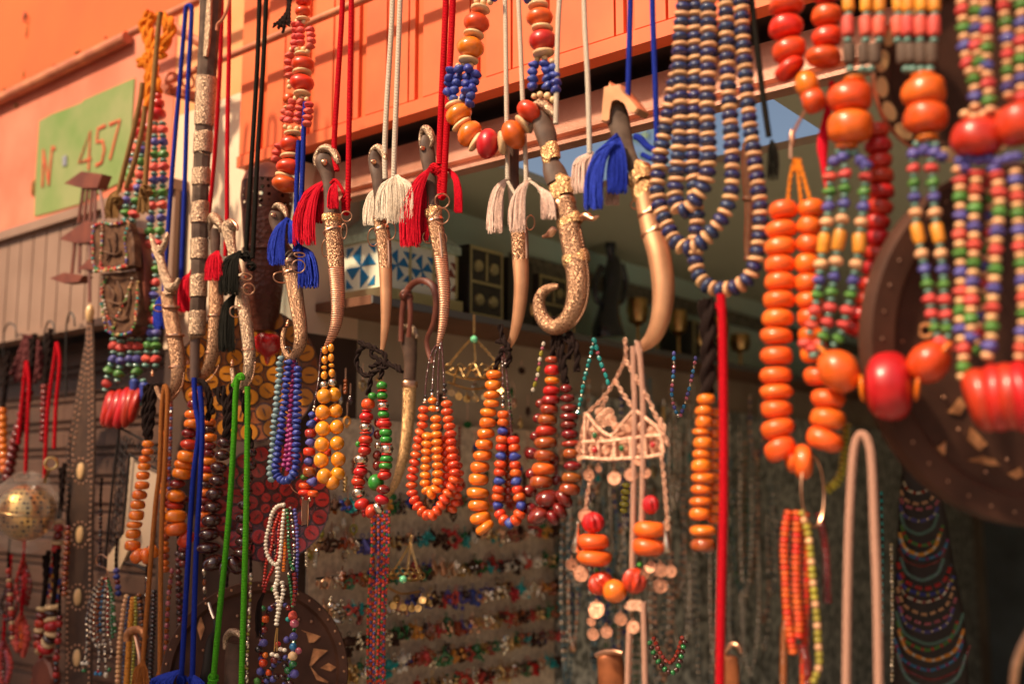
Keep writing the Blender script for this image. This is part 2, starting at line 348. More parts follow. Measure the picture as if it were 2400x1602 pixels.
def tassel(mb, ax, ay, bx, by, wd, off=0, n=110, r=1.1, sag=.35, top=3, deep=.6):
    a = P(ax, ay, off); s = S(a)
    for i in range(n):
        e = U(-1, 1); dz = U(-1, 1) * deep * wd * s; L = U(.86, 1.05); cx = bx + e * wd; cy = ay + (by - ay) * L
        p0 = (ax + U(-top, top), ay + U(-top, top)); p1 = (ax + (cx - ax) * (.55 + sag * .6), ay + (cy - ay) * (.18 + R() * .1)); p2 = (cx + U(-2, 2), ay + (cy - ay) * .62); p3 = (cx + U(-3, 3), cy)
        q = cr([(p0[0], p0[1], 0), (p1[0], p1[1], dz * .6), (p2[0], p2[1], dz), (p3[0], p3[1], dz)], 4)
        mb.tube([P(x, y, off + z) for x, y, z in q], r * s, 3, False)
    return mb
def knotball(mb, x, y, r, off=0, t=2.6, n=5):
    c = P(x, y, off); s = S(c)
    for i in range(n):
        ax = Vector((U(-1, 1), U(-1, 1), U(-1, 1))); mb.ring(c + Vector((U(-1, 1), U(-1, 1), U(-1, 1))) * r * .25 * s, ax, r * .7 * s, t * s, 14, 6)
    return mb
def yarn(mb, pts, r, off=0, twist=.35, k=8):
    """two-ply twisted wool"""
    q = path(pts, off, k); s = S(q[0]); Ln = 0
    for ph in (0, pi):
        out = []; Ln = 0
        for i, p in enumerate(q):
            t = (q[min(i + 1, len(q) - 1)] - q[max(i - 1, 0)]).normalized(); u = NN - t * NN.dot(t); u = u.normalized() if u.length > 1e-5 else t.orthogonal().normalized(); v = t.cross(u)
            if i: Ln += (p - q[i - 1]).length
            a = Ln / s * twist / r * 2.2 + ph; out.append(p + (u * cos(a) + v * sin(a)) * r * .55 * s)
        mb.tube(out, r * .72 * s, 6)
    return mb
# ================================================================ THE STREET FRONT
M['orw'] = mat('orange_plaster', (.80, .135, .030), .85, col2=(.66, .11, .028), ns=2.2, nd=6, bump='noise', bs=18, bst=.25)
M['pkw'] = mat('peach_plaster', (.74, .235, .14), .85, col2=(.54, .12, .06), ns=3, nd=6, bump='noise', bs=18, bst=.25)
M['crw'] = mat('cream_plaster', (.80, .62, .44), .85, col2=(.74, .50, .34), ns=3, nd=5, bump='noise', bs=18, bst=.2)
M['fas'] = mat('orange_painted_sheet', (.82, .17, .05), .55, col2=(.70, .115, .034), ns=4, nd=5, bump='noise', bs=40, bst=.06)
M['grv'] = mat('shaded_orange_groove', (.74, .12, .025), .6)  # shading of the ribs painted into the groove colour
M['grp'] = mat('green_sign_paint', (.16, .25, .06), .8, col2=(.27, .29, .11), ns=6, nd=6, bump='noise', bs=30, bst=.2)
M['rdp'] = mat('faded_red_paint', (.50, .06, .02), .8, col2=(.58, .14, .05), ns=30)
M['gbp'] = mat('grey_blue_paint', (.25, .25, .3), .8)
M['pol'] = mat('rusty_orange_pole', (.62, .22, .10), .6, col2=(.42, .12, .06), ns=14, nd=6, bump='noise', bs=60, bst=.3)
M['hou'] = mat('taupe_painted_metal', (.33, .20, .14), .5, col2=(.26, .15, .10), ns=5, nd=5)
M['shu'] = mat('brown_shutter_slats', (.12, .055, .032), .5, col2=(.07, .032, .019), ns=5, nd=5)  # base brown darkened to stand for the shade at left
M['bem'] = mat('pinkish_brown_steel', (.66, .33, .23), .4, metal=.2, col2=(.46, .20, .12), ns=8, nd=8, bump='noise', bs=400, bst=.5)
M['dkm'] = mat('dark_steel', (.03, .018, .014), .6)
M['mnt'] = mat('pale_mint_wall', (.60, .88, .80), .8, col2=(.70, .80, .66), ns=1.4, nd=4)
M['cei'] = mat('olive_ceiling', (.56, .54, .38), .85)
M['bkw'] = mat('grey_back_wall', (.20, .23, .23), .9, col2=(.12, .13, .13), ns=3)
M['flo'] = mat('dusty_stone_ground', (.26, .25, .22), .9, col2=(.19, .18, .16), ns=4, nd=6)
def wallbox(x0, x1, z0, z1, off0, off1): return MB().prism([FR(x0, off0, z0), FR(x1, off0, z0), FR(x1, off0, z1), FR(x0, off0, z1)], NN * (off1 - off0))
g = MB().add([Vector((-30, -30, 0)), Vector((30, -30, 0)), Vector((30, 30, 0)), Vector((-30, 30, 0))], [(0, 1, 2, 3)])
solo('ground', g, 'flo', 'dusty paved ground of the market lane', 'ground', Vector((0, 0, 0)), kind='structure')
XL, X430, X575, X690, XR = -9.0, xof(P(432, 600, .28)), xof(P(577, 250, .28)), xof(P(700, 700, .30)), 4.0
zA = P(235, 118, .28).z; zH1 = P(90, 533, .28).z; zH0 = P(100, 779, .28).z; zB = P(1032, 258, .28).z
T = Thing('building_wall', 'orange and peach plaster street wall left of the shop opening', 'wall', FR(X430, .3, 0))
T.part('orange_plaster', wallbox(XL, X575, zA, 5.2, .28, .5), 'orw', label='bright orange upper plaster above the pipe')
T.part('peach_plaster', wallbox(XL, xof(P(400, 400, .283)), zH1, zA, .283, .5), 'pkw')
zD = P(500, 800, .28).z; zT = P(540, 226, .286).z; T.part('upper_plaster', wallbox(xof(P(400, 400, .283)), X575, zT, zA, .286, .5), mat('apricot_plaster', (.84, .33, .12), .85, col2=(.80, .42, .20), ns=4, bump='noise', bs=18, bst=.2))
T.part('cream_plaster', wallbox(xof(P(400, 400, .283)), X575, zD, zT, .286, .5), 'crw', label='cream plaster strip beside the orange fascia')
T.part('pier', wallbox(X575, X690, zD, P(650, 395, .3).z, .30, .5), 'crw')
T.part('lower_panel', wallbox(xof(P(400, 400, .283)), X690, 0, zD, .292, .5), mat('dark_brown_panel', (.075, .035, .02), .7, col2=(.045, .02, .013), ns=6, bump='fiber', bs=60, bst=.4), label='dark brown panel under the cream plaster')  # lower wall set to a dark brown below the cream
# chips and rust spots on the plaster
for x, y, r in ((32, 172, 3), (52, 170, 4), (30, 97, 2), (36, 246, 4), (8, 210, 5), (245, 88, 3)):
    pass
M['stn'] = mat('rust_chip', (.16, .08, .03), .9, col2=(.5, .2, .04), ns=60)
for x, y, rx, ry, nm in ((58, 40, 0, 0, 'ring_nail'), (62, 72, 3, 16, ''), (54, 173, 4, 8, ''), (36, 247, 4, 5, ''), (8, 209, 9, 3, ''), (247, 88, 3, 3, ''), (180, 121, 12, 3, ''), (125, 153, 5, 2, ''), (76, 440, 5, 16, '')):
    if nm: continue
    c = P(x, y, .277); s = S(c); mb = MB().lathe(c - NN * .002, NN, [(1e-5, -.001), (rx * s, 0), (rx * 1.4 * s, .006)], 9, ry / max(rx, 1), EX); T.part('paint_chip', mb, 'stn')
c = P(57, 40, .27); mb = MB().ring(c, NN + EX * .4, 9 * S(c), 2 * S(c), 16); mb.tube([c + ZZ * 9 * S(c), P(58, 26, .30)], 2 * S(c), 6); solo('ring_nail', mb, 'dkm', 'small rusty ring nailed high in the orange plaster', 'nail', c)
# painted house number
T = Thing('painted_sign', 'green painted panel with the red number N° - 457 on the wall', 'sign', P(200, 350, .28))
pp = [(92, 284), (120, 268), (158, 254), (192, 240), (197, 234), (315, 183), (308, 300), (300, 418), (240, 447), (185, 478), (120, 497), (80, 507), (84, 400)]
T.part('green_field', MB().prism([P(x, y, .279) for x, y in pp], NN * .003), 'grp')
def stroke(mb, pts, w, off=.276): mb.tube([P(x, y, off) for x, y in pts], w * S(P(200, 300, .28)), 6, flat=.25, nrm=NN); return mb
def letter(*lines, m='rdp', w=4.3, nm='numeral'):
    mb = MB()
    for l in lines: stroke(mb, l, w)
    T.part(nm, mb, m)
letter([(99, 438), (101, 350)], [(101, 352), (114, 434)], [(113, 434), (122, 342)], [(127, 352), (126, 343)], nm='letter')
letter([(147, 386), (156, 383)], [(147, 378), (156, 375)], [(147, 371), (156, 368)], m='gbp', w=4.5, nm='dash')
letter([(207, 398), (211, 308), (184, 382), (213, 372)]); letter([(247, 294), (229, 302), (226, 333), (240, 330), (244, 350), (238, 380), (224, 388)])
letter([(256, 292), (281, 281), (268, 330), (257, 374)])
# pipes
def pole(name, a, b, off, r, label, ext=(0, 0), m='pol'):
    pa, pb = P(a[0], a[1], off), P(b[0], b[1], off); pb.z = pa.z = (pa.z + pb.z) / 2; d = (pb - pa).normalized()
    pa, pb = pa - d * ext[0], pb + d * ext[1]; n = 40; q = [pa.lerp(pb, i / n) for i in range(n + 1)]; s = S(q[n // 2])
    return solo(name, MB().tube(q, [r * s * U(.96, 1.04) for _ in q], 12), m, label, 'pipe', pa)
pole('pipe', (60, 206), (300, 86), .262, 10, 'pink rusty pipe fixed along the wall above the green number panel', (4, .0))
pole('hanging_rail', (330, 66), (490, -10), .20, 14, 'thick rusty rail carrying the orange yarn and the blue cords at upper left', (.05, 3.0))
pole('hanging_rail', (400, 186), (700, 68), .20, 13, 'ochre rail in front of the orange fascia behind the black cords', (.02, 3.2))
c = P(405, 190, .19); T = Thing('rail_bracket', 'rusty pipe bracket joining the two rails behind the blue cords', 'bracket', c)
T.part('arm', MB().tube([P(405, 62, .2), P(470, 102, .24)], .013, 8), 'pol'); T.part('arm', MB().tube([P(385, 207, .17), P(405, 213, .2), P(470, 232, .24)], .016, 8), 'pol'); T.part('clamp_ring', MB().ring(c, EX, .022, .005), 'pol'); T.part('clamp_ring', MB().ring(P(440, 190, .19), EX, .02, .004), 'pol')
# metal housing and roller shutter, left
T = Thing('shutter_housing', 'taupe ribbed metal housing over the brown roller shutter', 'shutter box', FR(X430, .2, zH0))
T.part('rim', wallbox(XL, X430, zH1 - .03, zH1, .225, .285), 'hou')
mb = MB(); x = XL; k = 0; wdt = .085
while x < X430 - .01:
    x1 = min(x + wdt, X430); mb.prism([FR(x + .003, .245, zH0), FR(x1 - .003, .245, zH0), FR(x1 - .003, .245, zH1 - .03), FR(x + .003, .245, zH1 - .03)], NN * .03, .0025); x = x1
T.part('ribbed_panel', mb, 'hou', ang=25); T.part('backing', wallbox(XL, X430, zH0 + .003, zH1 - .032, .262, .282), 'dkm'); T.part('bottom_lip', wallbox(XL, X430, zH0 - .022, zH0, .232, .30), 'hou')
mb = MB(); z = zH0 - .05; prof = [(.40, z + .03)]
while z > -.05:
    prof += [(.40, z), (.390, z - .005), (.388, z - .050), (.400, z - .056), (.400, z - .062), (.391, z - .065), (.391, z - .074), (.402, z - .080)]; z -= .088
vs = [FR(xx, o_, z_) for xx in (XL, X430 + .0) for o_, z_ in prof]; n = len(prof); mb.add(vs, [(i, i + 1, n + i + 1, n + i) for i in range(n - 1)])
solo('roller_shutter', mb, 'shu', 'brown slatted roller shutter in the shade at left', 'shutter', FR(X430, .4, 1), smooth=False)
solo('recess_wall', wallbox(X430, X575, 0, zH0 + .5, .40, .46).prism([FR(XL, .33, zH0 + .0), FR(X430, .33, zH0), FR(X430, .33, zH0 + .2), FR(XL, .33, zH0 + .2)], NN * .1), 'dkm', 'dark recess between shutter and shop opening', 'wall', FR(X430, .4, 1)) if 0 else None
solo('shutter_gap_filler', wallbox(XL, X430, zH0 - .2, zH1, .405, .5), 'dkm', 'dark lintel added to close the shaded gap above the brown roller shutter', 'filler', FR(X430, .4, zH0))  # dark sheet added where the gap shows only shade
# orange fascia with grooves
T = Thing('fascia_panel', 'orange ribbed sheet metal fascia above the shop opening', 'fascia', FR(X575, .28, zB))
gx = [xof(P(x, 150, .28)) for x in (735, 857, 985)]; per = (gx[2] - gx[0]) / 2; z1 = 5.0; zb2 = zB + .032
mb = MB(); mg = MB(); xs = []; x = gx[0] - per * 6
while x < 4: xs += [(x, .026), (x - .022, .005), (x + per * .5, .006)]; x += per
xs = sorted(v for v in xs if X575 + .02 < v[0] < 3.9); cur = X575
for gxx, gw in xs:
    mb.prism([FR(cur, .262, zb2), FR(gxx, .262, zb2), FR(gxx, .262, z1), FR(cur, .262, z1)], NN * .014, .0025); mg.prism([FR(gxx, .272, zb2), FR(gxx + gw, .272, zb2), FR(gxx + gw, .272, z1), FR(gxx, .272, z1)], NN * .006); cur = gxx + gw
mb.prism([FR(cur, .262, zb2), FR(4, .262, zb2), FR(4, .262, z1), FR(cur, .262, z1)], NN * .014)
T.part('ribbed_sheet', mb, 'fas', smooth=False); T.part('groove', mg, 'grv', smooth=False, kind='stuff')
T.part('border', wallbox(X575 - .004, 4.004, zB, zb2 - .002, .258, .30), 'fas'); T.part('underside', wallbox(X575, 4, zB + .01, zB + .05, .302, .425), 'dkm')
# steel head beam
zb0 = P(1400, 318, .31).z
prof = [(.43, zB + .005), (.40, zB - .02), (.345, zB - .026), (.335, zb0 + .06), (.335, zb0 + .036), (.315, zb0 + .032), (.315, zb0 + .026), (.328, zb0 + .023), (.328, zb0 + .012), (.308, zb0 + .008), (.308, zb0), (.345, zb0), (.36, zb0 + .1), (.44, zB + .004)]
n = len(prof); mb = MB(); mb.add([FR(xx, o_, z_) for xx in (X575 + .06, 4) for o_, z_ in prof], [(i, (i + 1) % n, n + (i + 1) % n, n + i) for i in range(n)] + [tuple(range(n)), tuple(range(n, 2 * n))])
solo('head_beam', mb, 'bem', 'pinkish brown steel beam with stepped lips under the orange fascia', 'beam', FR(X575, .4, zb0), smooth=False)
# interior shell
zc = PW(1031, 484).z; xw = X690
def sw(z0, z1, o0, o1, a=0, b=-.15):   # slab on the side wall, a..b in front
    return MB().prism([CAM * 1 + EX * (C1 + a) + NN * (C0 + o) + ZZ * (z - 1.5) for o, z in ((o0, z0), (o1, z0), (o1, z1), (o0, z1))], EX * (b - a))
T = Thing('shop_side_wall', 'pale mint painted inner side wall of the shop', 'wall', CAM + EX * C1 + NN * (C0 + .3) - ZZ * 1.5)
T.part('plaster', sw(0, zc + .012, .30, 6.2), 'mnt')
T.part('dado', sw(0, PW(1000, 770).z, .46, 6.2, .012, .0), mat('brown_dado_paint', (.58, .44, .31), .8, col2=(.40, .28, .19), ns=3), label='brown painted lower wall')
T.part('frieze', sw(PW(1100, 607).z, PW(1100, 567).z, 1.15, 5.2, .02, .0), mat('dark_carved_frieze', (.10, .09, .07), .7, col2=(.28, .25, .18), ns=40, bump='voro', bs=30, bst=.5))
_r = ray(1450, 432); _p = CAM + _r * ((zc - 1.5) / _r.z); o_c = (_p - CAM).dot(NN) - C0; x_c = xof(P(1640, 260, .5)) + .1
solo('shop_ceiling', MB().prism([CAM + EX * (C1 - .1) + NN * (C0 + .50) + ZZ * (zc - 1.5), CAM + EX * (C1 + .38) + NN * (C0 + .50) + ZZ * (zc - 1.5), CAM + EX * (C1 + .38) + NN * (C0 + o_c) + ZZ * (zc - 1.5), CAM + EX * x_c + NN * (C0 + o_c) + ZZ * (zc - 1.5), CAM + EX * x_c + NN * (C0 + .56) + ZZ * (zc - 1.5), CAM + EX * 4 + NN * (C0 + .56) + ZZ * (zc - 1.5), CAM + EX * 4 + NN * (C0 + 6.4) + ZZ * (zc - 1.5), CAM + EX * (C1 - .1) + NN * (C0 + 6.4) + ZZ * (zc - 1.5)], ZZ * .02), 'cei', 'olive painted ceiling inside the shop', 'ceiling')
solo('shop_back_wall', wallbox(C1 - .2, 4.2, 0, 3.2, 6.2, 6.4), 'bkw', 'dark back wall deep inside the shop', 'wall')
solo('shop_partition', MB().prism([FR(2.2, .6, 0), FR(2.3, .6, 0), FR(2.3, 6.2, 0), FR(2.2, 6.2, 0)], ZZ * 3.1), 'bkw', 'dark right hand side wall of the shop', 'wall')

# unseen building across the lane, added and cut short to shade the lower left
zo = 1.62 + 6.5 / cos(SUN_TURN) * math.tan(SUN_EL)
M['opw'] = mat('ochre_plaster_opposite', (.55, .30, .16), .9, col2=(.45, .22, .12), ns=2)
xe = xof(P(640, 1000, 0)) + 6.5 * math.tan(SUN_TURN)
T = Thing('shading_building', 'plain ochre building behind the viewer, unseen and added to shade the lower left', 'building', FR(-1, -6.5, 0))
T.part('wall', wallbox(-14, xe, 0, zo, -7.0, -6.5), 'opw')
for i in range(-4, 6):
    T.part('door', wallbox(i * 2.4 - .2, i * 2.4 + 1.2, 0.0, 2.3, -6.499, -6.46), 'pol')
# ================================================================ DAGGERS AND SWORD
def pring(T, x, y, r, off=-.02, t=1.7, ell=1.0, tilt=0.0, m='cop', name='hanging_ring'):
    c = P(x, y, off); s = S(c); ax = (-(c - CAM)).normalized(); ax = (ax + EX * tilt).normalized()
    return T.part(name, MB().ring(c, ax, r * s, t * s, 22, 6, ell, ZZ), m)
def band(mb, x, y, w, h, dx=0, off=0, bulge=1.24, flat=.62):
    """raised collar across the blade, h tall, axis leaning dx"""
    L = [(x - dx, y - h / 2, w), (x - dx * .5, y - h * .42, w * bulge), (x + dx * .5, y + h * .42, w * bulge), (x + dx, y + h / 2, w)]
    return wtube(mb, L, off, 3, 18, flat)
def dagger(label, sheath, split, hilt, cap=None, rivet=None, bands=(), rings=(), cat='dagger', ms='scr', mt='rbc', mh='hrn', mc='ssc', off=0, tip=None, edge=None, flat=.6, strap=None):
    o = P(hilt[0][0], hilt[0][1], off); T = Thing('curved_dagger', label, cat, o, 'curved daggers hanging in a row')
    q = cr([tuple(a) for a in sheath], 4); i = min(range(len(q)), key=lambda j: abs(q[j][1] - split) + (0 if j < len(q) * .7 else 50)) if split else len(q) - 1
    pts = [P(a[0], a[1], off) for a in q]; rr = [(a[2] * 1.1 + .6) * S(p) for a, p in zip(q, pts)]
    T.part('sheath', MB().tube(pts[:i + 1], rr[:i + 1], 20, True, flat, flatdir(o)), ms)
    if i < len(q) - 1: T.part('sheath_end', MB().tube(pts[i:], rr[i:], 20, True, flat, flatdir(o)), mt)
    T.part('hilt', wtube(MB(), [(h[0], h[1], h[2] * 1.1) for h in hilt], off, 4, 16, .5), mh)
    if cap:
        L = cr([tuple(a) for a in cap], 4); c = [P(a[0], a[1], off) for a in L]; T.part('pommel_cap', MB().tube(c, [a[2] * 1.12 * S(p) for a, p in zip(L, c)], 12, True, 1.1, flatdir(o)), mc)
    if rivet:
        c = P(rivet[0], rivet[1], off - .012); s = S(c); T.part('rivet', MB().lathe(c + NN * .004, -NN, [(rivet[2] * s, 0), (rivet[2] * s, .002), (rivet[2] * .75 * s, .006), (rivet[2] * .3 * s, .0085), (1e-5, .009)], 16), 'cop')
    for b in bands:
        mb = band(MB(), *b, off=off); T.part('collar', mb, 'gsc' if b[3] > 14 else 'cop')
    for r in rings: pring(T, *r[:3], off=off + (r[3] if len(r) > 3 else -.018), ell=r[4] if len(r) > 4 else 1, tilt=r[5] if len(r) > 5 else .3)
    if tip:
        c = P(tip[0], tip[1], off); s = S(c); r = tip[2] * s; ax = Vector(EX * (tip[3] if len(tip) > 3 else 0) + ZZ).normalized()
        T.part('tip_finial', MB().lathe(c, ax, [(r * .8, -r * 1.6), (r * 1.1, -r * 1.2), (r * .7, -r * .8), (r, 0), (r * .6, r * .7), (r * .75, r * 1.1), (r * .3, r * 1.7), (1e-5, r * 2.2)], 12), 'cop')
    if edge:  # beaded wire along the outer edge
        mb = MB(); L = cr(edge, 8); c = [P(a[0], a[1], off) for a in L]; acc = 0; s = S(c[0]); prev = c[0]
        for p in c:
            if (p - prev).length > 3.4 * s or p is c[0]: mb.ball(p, 1.9 * s, 6, 4); prev = p
        T.part('beaded_edge', mb, 'cop')
    if strap: T.part('edge_strip', wtube(MB(), strap, off - .012, 4, 8, .8), 'cop')
    return T
# A: Y shaped silver hilt
T = dagger('silver dagger with forked horn shaped hilt beside the beaded leather pouch', [(392, 684, 14), (400, 740, 15.5), (409, 790, 16), (416, 840, 15.5), (417, 880, 14), (408, 915, 11), (393, 935, 7), (376, 930, 5), (366, 905, 4)], 0,
  [(400, 690, 12), (393, 660, 11), (384, 640, 10), (377, 612, 9), (372, 590, 12), (368, 580, 13)], mh='ssc', ms='scr', tip=(357, 875, 4), off=-.01, edge=[(432, 875), (426, 905), (408, 928), (392, 940)],
  bands=[(393, 688, 13, 5), (401, 720, 15.5, 6), (411, 786, 17, 6), (416, 860, 16, 6)], rings=[(372, 722, 8, 0, 1.5, .5)])
T.part('hilt_horn', wtube(MB(), [(368, 592, 9), (360, 572, 6.5), (354, 552, 4), (352, 547, 1)], -.01, 4, 12, .7), 'ssc'); T.part('hilt_horn', wtube(MB(), [(376, 592, 9), (386, 572, 7), (392, 552, 5), (391, 544, 2)], -.01, 4, 12, .7), 'ssc')
T.part('crossguard', wtube(MB(), [(386, 640, 3), (390, 662, 9), (400, 674, 12), (412, 668, 8), (419, 652, 3)], -.012, 4, 12, .7), 'ssc')
# B
dagger('copper dagger with red tassel right beside the tall sword', [(506, 655, 13), (507, 700, 15), (506, 745, 15), (502, 800, 14), (496, 838, 12.5), (485, 868, 10.5), (470, 888, 8), (455, 893, 5.5), (444, 882, 4), (441, 862, 3)], 0,
  [(505, 600, 9), (505, 575, 10), (505, 548, 10), (506, 535, 9)], cap=[(492, 560, 3), (491, 530, 7), (498, 508, 9), (508, 516, 11), (518, 530, 8), (516, 545, 3)], bands=[(506, 654, 13, 8), (506, 740, 16, 5), (497, 826, 13.5, 6)], ms='scr', tip=(440, 850, 3), edge=[(512, 858), (505, 872), (492, 888), (474, 900)], off=.02)
# C
dagger('silver dagger with flared engraved hilt, black tassel and green cord', [(566, 655, 11), (569, 700, 12.5), (576, 750, 13), (582, 800, 13), (585, 850, 12), (577, 893, 10), (563, 913, 7), (551, 905, 5), (546, 880, 4.5), (544, 862, 4)], 0,
  [(556, 640, 10), (549, 610, 10), (543, 580, 10), (538, 555, 13), (536, 535, 16), (541, 527, 15), (545, 520, 8)], mh='ssc', mc='cop', cap=[(527, 524, 2), (540, 516, 4), (554, 528, 4), (557, 540, 2)], bands=[(566, 652, 12, 8), (568, 676, 13, 5), (583, 820, 13.5, 5)],
  rings=[(583, 677, 13), (552, 730, 13), (577, 648, 8, -.02, 1.6)], tip=(544, 851, 4.5), ms='ssc', edge=[(598, 850), (592, 885), (580, 905), (566, 924)])
# D
dagger('copper dagger with blue tassel hooked to the blue and violet necklaces', [(678, 612, 16), (683, 640, 17), (690, 672, 16.5), (697, 720, 15.5), (703, 755, 14.5), (705, 785, 13.5), (702, 810, 12.5), (692, 830, 9.5), (678, 836, 7), (668, 824, 5.5), (663, 805, 5), (664, 785, 5), (668, 768, 4)], 0,
  [(684, 606, 15), (672, 592, 15), (662, 570, 12), (655, 545, 12), (650, 522, 16), (650, 508, 18), (652, 496, 15)], cap=[(640, 487, 3), (650, 481, 6), (664, 489, 8), (671, 503, 5), (672, 514, 2)], rivet=(640, 504, 6),
  bands=[(679, 614, 17, 10, 2), (684, 638, 17.5, 5, 1)], rings=[(700, 624, 15), (660, 650, 13, -.005, 1.5, .5), (702, 597, 5, -.02, 2.5)], tip=(674, 758, 4.5, .2))
# E
dagger('ribbed copper dagger with rounded engraved pommel between the red cords', [(782, 520, 19), (782, 545, 18), (786, 600, 18), (790, 655, 15.5), (792, 706, 14.2), (790, 744, 12.5), (784, 772, 10.5), (774, 795, 7.5), (764, 810, 4)], 625,
  [(779, 508, 19), (776, 480, 15), (772, 440, 13), (768, 410, 15), (764, 390, 20), (762, 375, 21), (763, 362, 14)], cap=[(741, 390, 4), (741, 372, 7), (750, 354, 8), (764, 347, 8.5), (780, 354, 8), (790, 372, 8), (793, 384, 4)], rivet=(758, 380, 8.5),
  bands=[(778, 511, 19, 17, 0), (781, 540, 19.5, 5, 1)], rings=[(812, 507, 12), (763, 582, 20, .0, .42), (806, 542, 18, -.015, .38)], tip=(765, 343, 3))
# F
dagger('slim copper dagger under the white fringed tassel', [(892, 508, 14), (894, 530, 14.5), (899, 560, 15), (902, 600, 14), (904, 640, 13.2), (905, 700, 12), (904, 750, 10), (900, 790, 7), (895, 826, 3.5)], 625,
  [(892, 505, 13), (891, 470, 13), (889, 430, 15), (886, 405, 16), (880, 385, 15), (879, 368, 13), (882, 355, 9)], cap=[(868, 392, 3), (869, 370, 6), (876, 352, 7.5), (888, 347, 8.5), (898, 358, 8), (903, 374, 5), (897, 384, 3)], rivet=(874, 379, 6.5),
  bands=[(892, 510, 13.5, 9), (895, 537, 15, 6, 1)], rings=[(915, 541, 21, -.018, .6), (875, 556, 21, .002, .62)], strap=[(910, 560, 2), (912, 610, 3.2), (911, 628, 2.5)], tip=(884, 340, 2.2), mt='pbr')
# G
dagger('slim copper dagger under the red tassel with a ring chain', [(1018, 500, 16), (1021, 525, 16), (1027, 560, 15.5), (1033, 600, 14.5), (1040, 660, 12.8), (1042, 710, 11), (1038, 760, 9), (1031, 795, 6), (1026, 812, 3)], 600,
  [(1016, 490, 14), (1013, 450, 12), (1008, 410, 13), (1004, 375, 16), (1000, 350, 16), (999, 330, 14), (998, 318, 8)], cap=[(985, 350, 2), (985, 325, 4), (991, 305, 6), (1000, 303, 9), (1009, 315, 9), (1014, 332, 6), (1009, 345, 3)], rivet=(989, 347, 6),
  bands=[(1016, 498, 16, 18, 1), (1020, 518, 16.5, 5, 1)], rings=[(1036, 471, 17, -.03), (1034, 506, 19, -.025), (1004, 556, 14, 0, 1.0), (1036, 560, 14, .01, .8)], strap=[(1030, 545, 3), (1034, 580, 3.5), (1036, 604, 3)], tip=(993, 297, 2.4))
# H
dagger('copper dagger hanging between two pinkish white tassels', [(1216, 525, 17), (1218, 560, 18), (1220, 610, 17), (1222, 660, 15.5), (1219, 710, 14), (1212, 755, 11.5), (1201, 795, 8), (1185, 820, 5), (1178, 826, 3)], 612,
  [(1213, 520, 14), (1207, 470, 13), (1202, 420, 13), (1200, 370, 15), (1199, 340, 16)], bands=[(1215, 528, 17, 12)], strap=[(1231, 540, 2), (1234, 580, 3), (1234, 606, 2.5)], rings=[(1243, 522, 17, -.01, .6)], mt='pbr', off=.02)
# I
T = dagger('large copper dagger with fully curled hook end and banded sheath', [(1320, 470, 22), (1330, 505, 23), (1338, 550, 24), (1348, 600, 25), (1355, 650, 24.5), (1354, 695, 23.5), (1344, 730, 21.5), (1324, 756, 18.5), (1298, 767, 16.5), (1276, 752, 15), (1265, 728, 14), (1264, 704, 12.5), (1273, 684, 11), (1290, 674, 8.5), (1308, 671, 5)], 0,
  [(1308, 425, 25), (1298, 400, 24), (1290, 375, 17), (1286, 345, 18), (1281, 320, 22), (1273, 295, 22), (1268, 275, 19), (1266, 262, 11)], cap=[(1243, 312, 3), (1247, 280, 8), (1256, 250, 10), (1270, 243, 11), (1288, 257, 10), (1302, 270, 9), (1306, 279, 3)],
  bands=[(1317, 445, 24, 32, 4), (1321, 478, 24, 14, 3), (1335, 520, 24.5, 18, 3), (1350, 607, 26, 22, 2), (1290, 360, 18, 34, 5)], flat=.75, off=-.01, edge=[(1360, 540), (1372, 600), (1379, 650), (1376, 700), (1365, 735), (1348, 760)])
T.part('side_lug', wtube(MB(), [(1300, 535, 8), (1290, 547, 10), (1280, 552, 5), (1272, 555, 4)], -.01, 4, 10, .8), 'cop'); T.part('side_lug', wtube(MB(), [(1362, 512, 8), (1374, 506, 10), (1388, 513, 6), (1400, 508, 4), (1404, 508, 2)], -.01, 4, 10, .8), 'cop')
# J
T = dagger('big smooth brass coloured dagger with blue tassels and broad crown pommel', [(1510, 455, 21), (1517, 490, 21.5), (1530, 545, 23.5), (1546, 600, 24.5), (1554, 660, 24), (1554, 710, 22.5), (1546, 755, 20), (1530, 790, 17), (1506, 812, 11), (1486, 822, 6)], 0,
  [(1497, 415, 20), (1484, 385, 15), (1468, 350, 17), (1456, 310, 22), (1446, 270, 24), (1442, 246, 18), (1441, 236, 10)], ms='pbr', mh='dkw', bands=[(1500, 412, 26, 24, 4), (1508, 448, 22, 26, 4), (1523, 500, 24, 5, 1), (1532, 545, 25, 4, 1)], rings=[(1490, 480, 10, -.0, 1.2)], flat=.7)
T.part('pommel_cap', MB().prism([P(x, y, -.018) for x, y in ((1407, 284), (1408, 254), (1412, 215), (1413, 203), (1424, 200), (1427, 190), (1433, 199), (1450, 196), (1462, 214), (1480, 232), (1497, 254), (1489, 266), (1477, 262), (1466, 243), (1452, 232), (1440, 230), (1430, 238), (1427, 262), (1426, 284), (1418, 288))], NN * .034, .003), 'pbr')
# K
dagger('narrow copper dagger half hidden behind the navy and peach necklaces', [(1756, 474, 10), (1755, 520, 9.5), (1752, 570, 8), (1752, 600, 6)], 0, [(1756, 462, 12), (1754, 420, 14), (1752, 370, 13), (1750, 335, 9)], mh='pbr', ms='pbr', bands=[(1756, 466, 13, 9), (1754, 606, 9, 10)], off=.09)
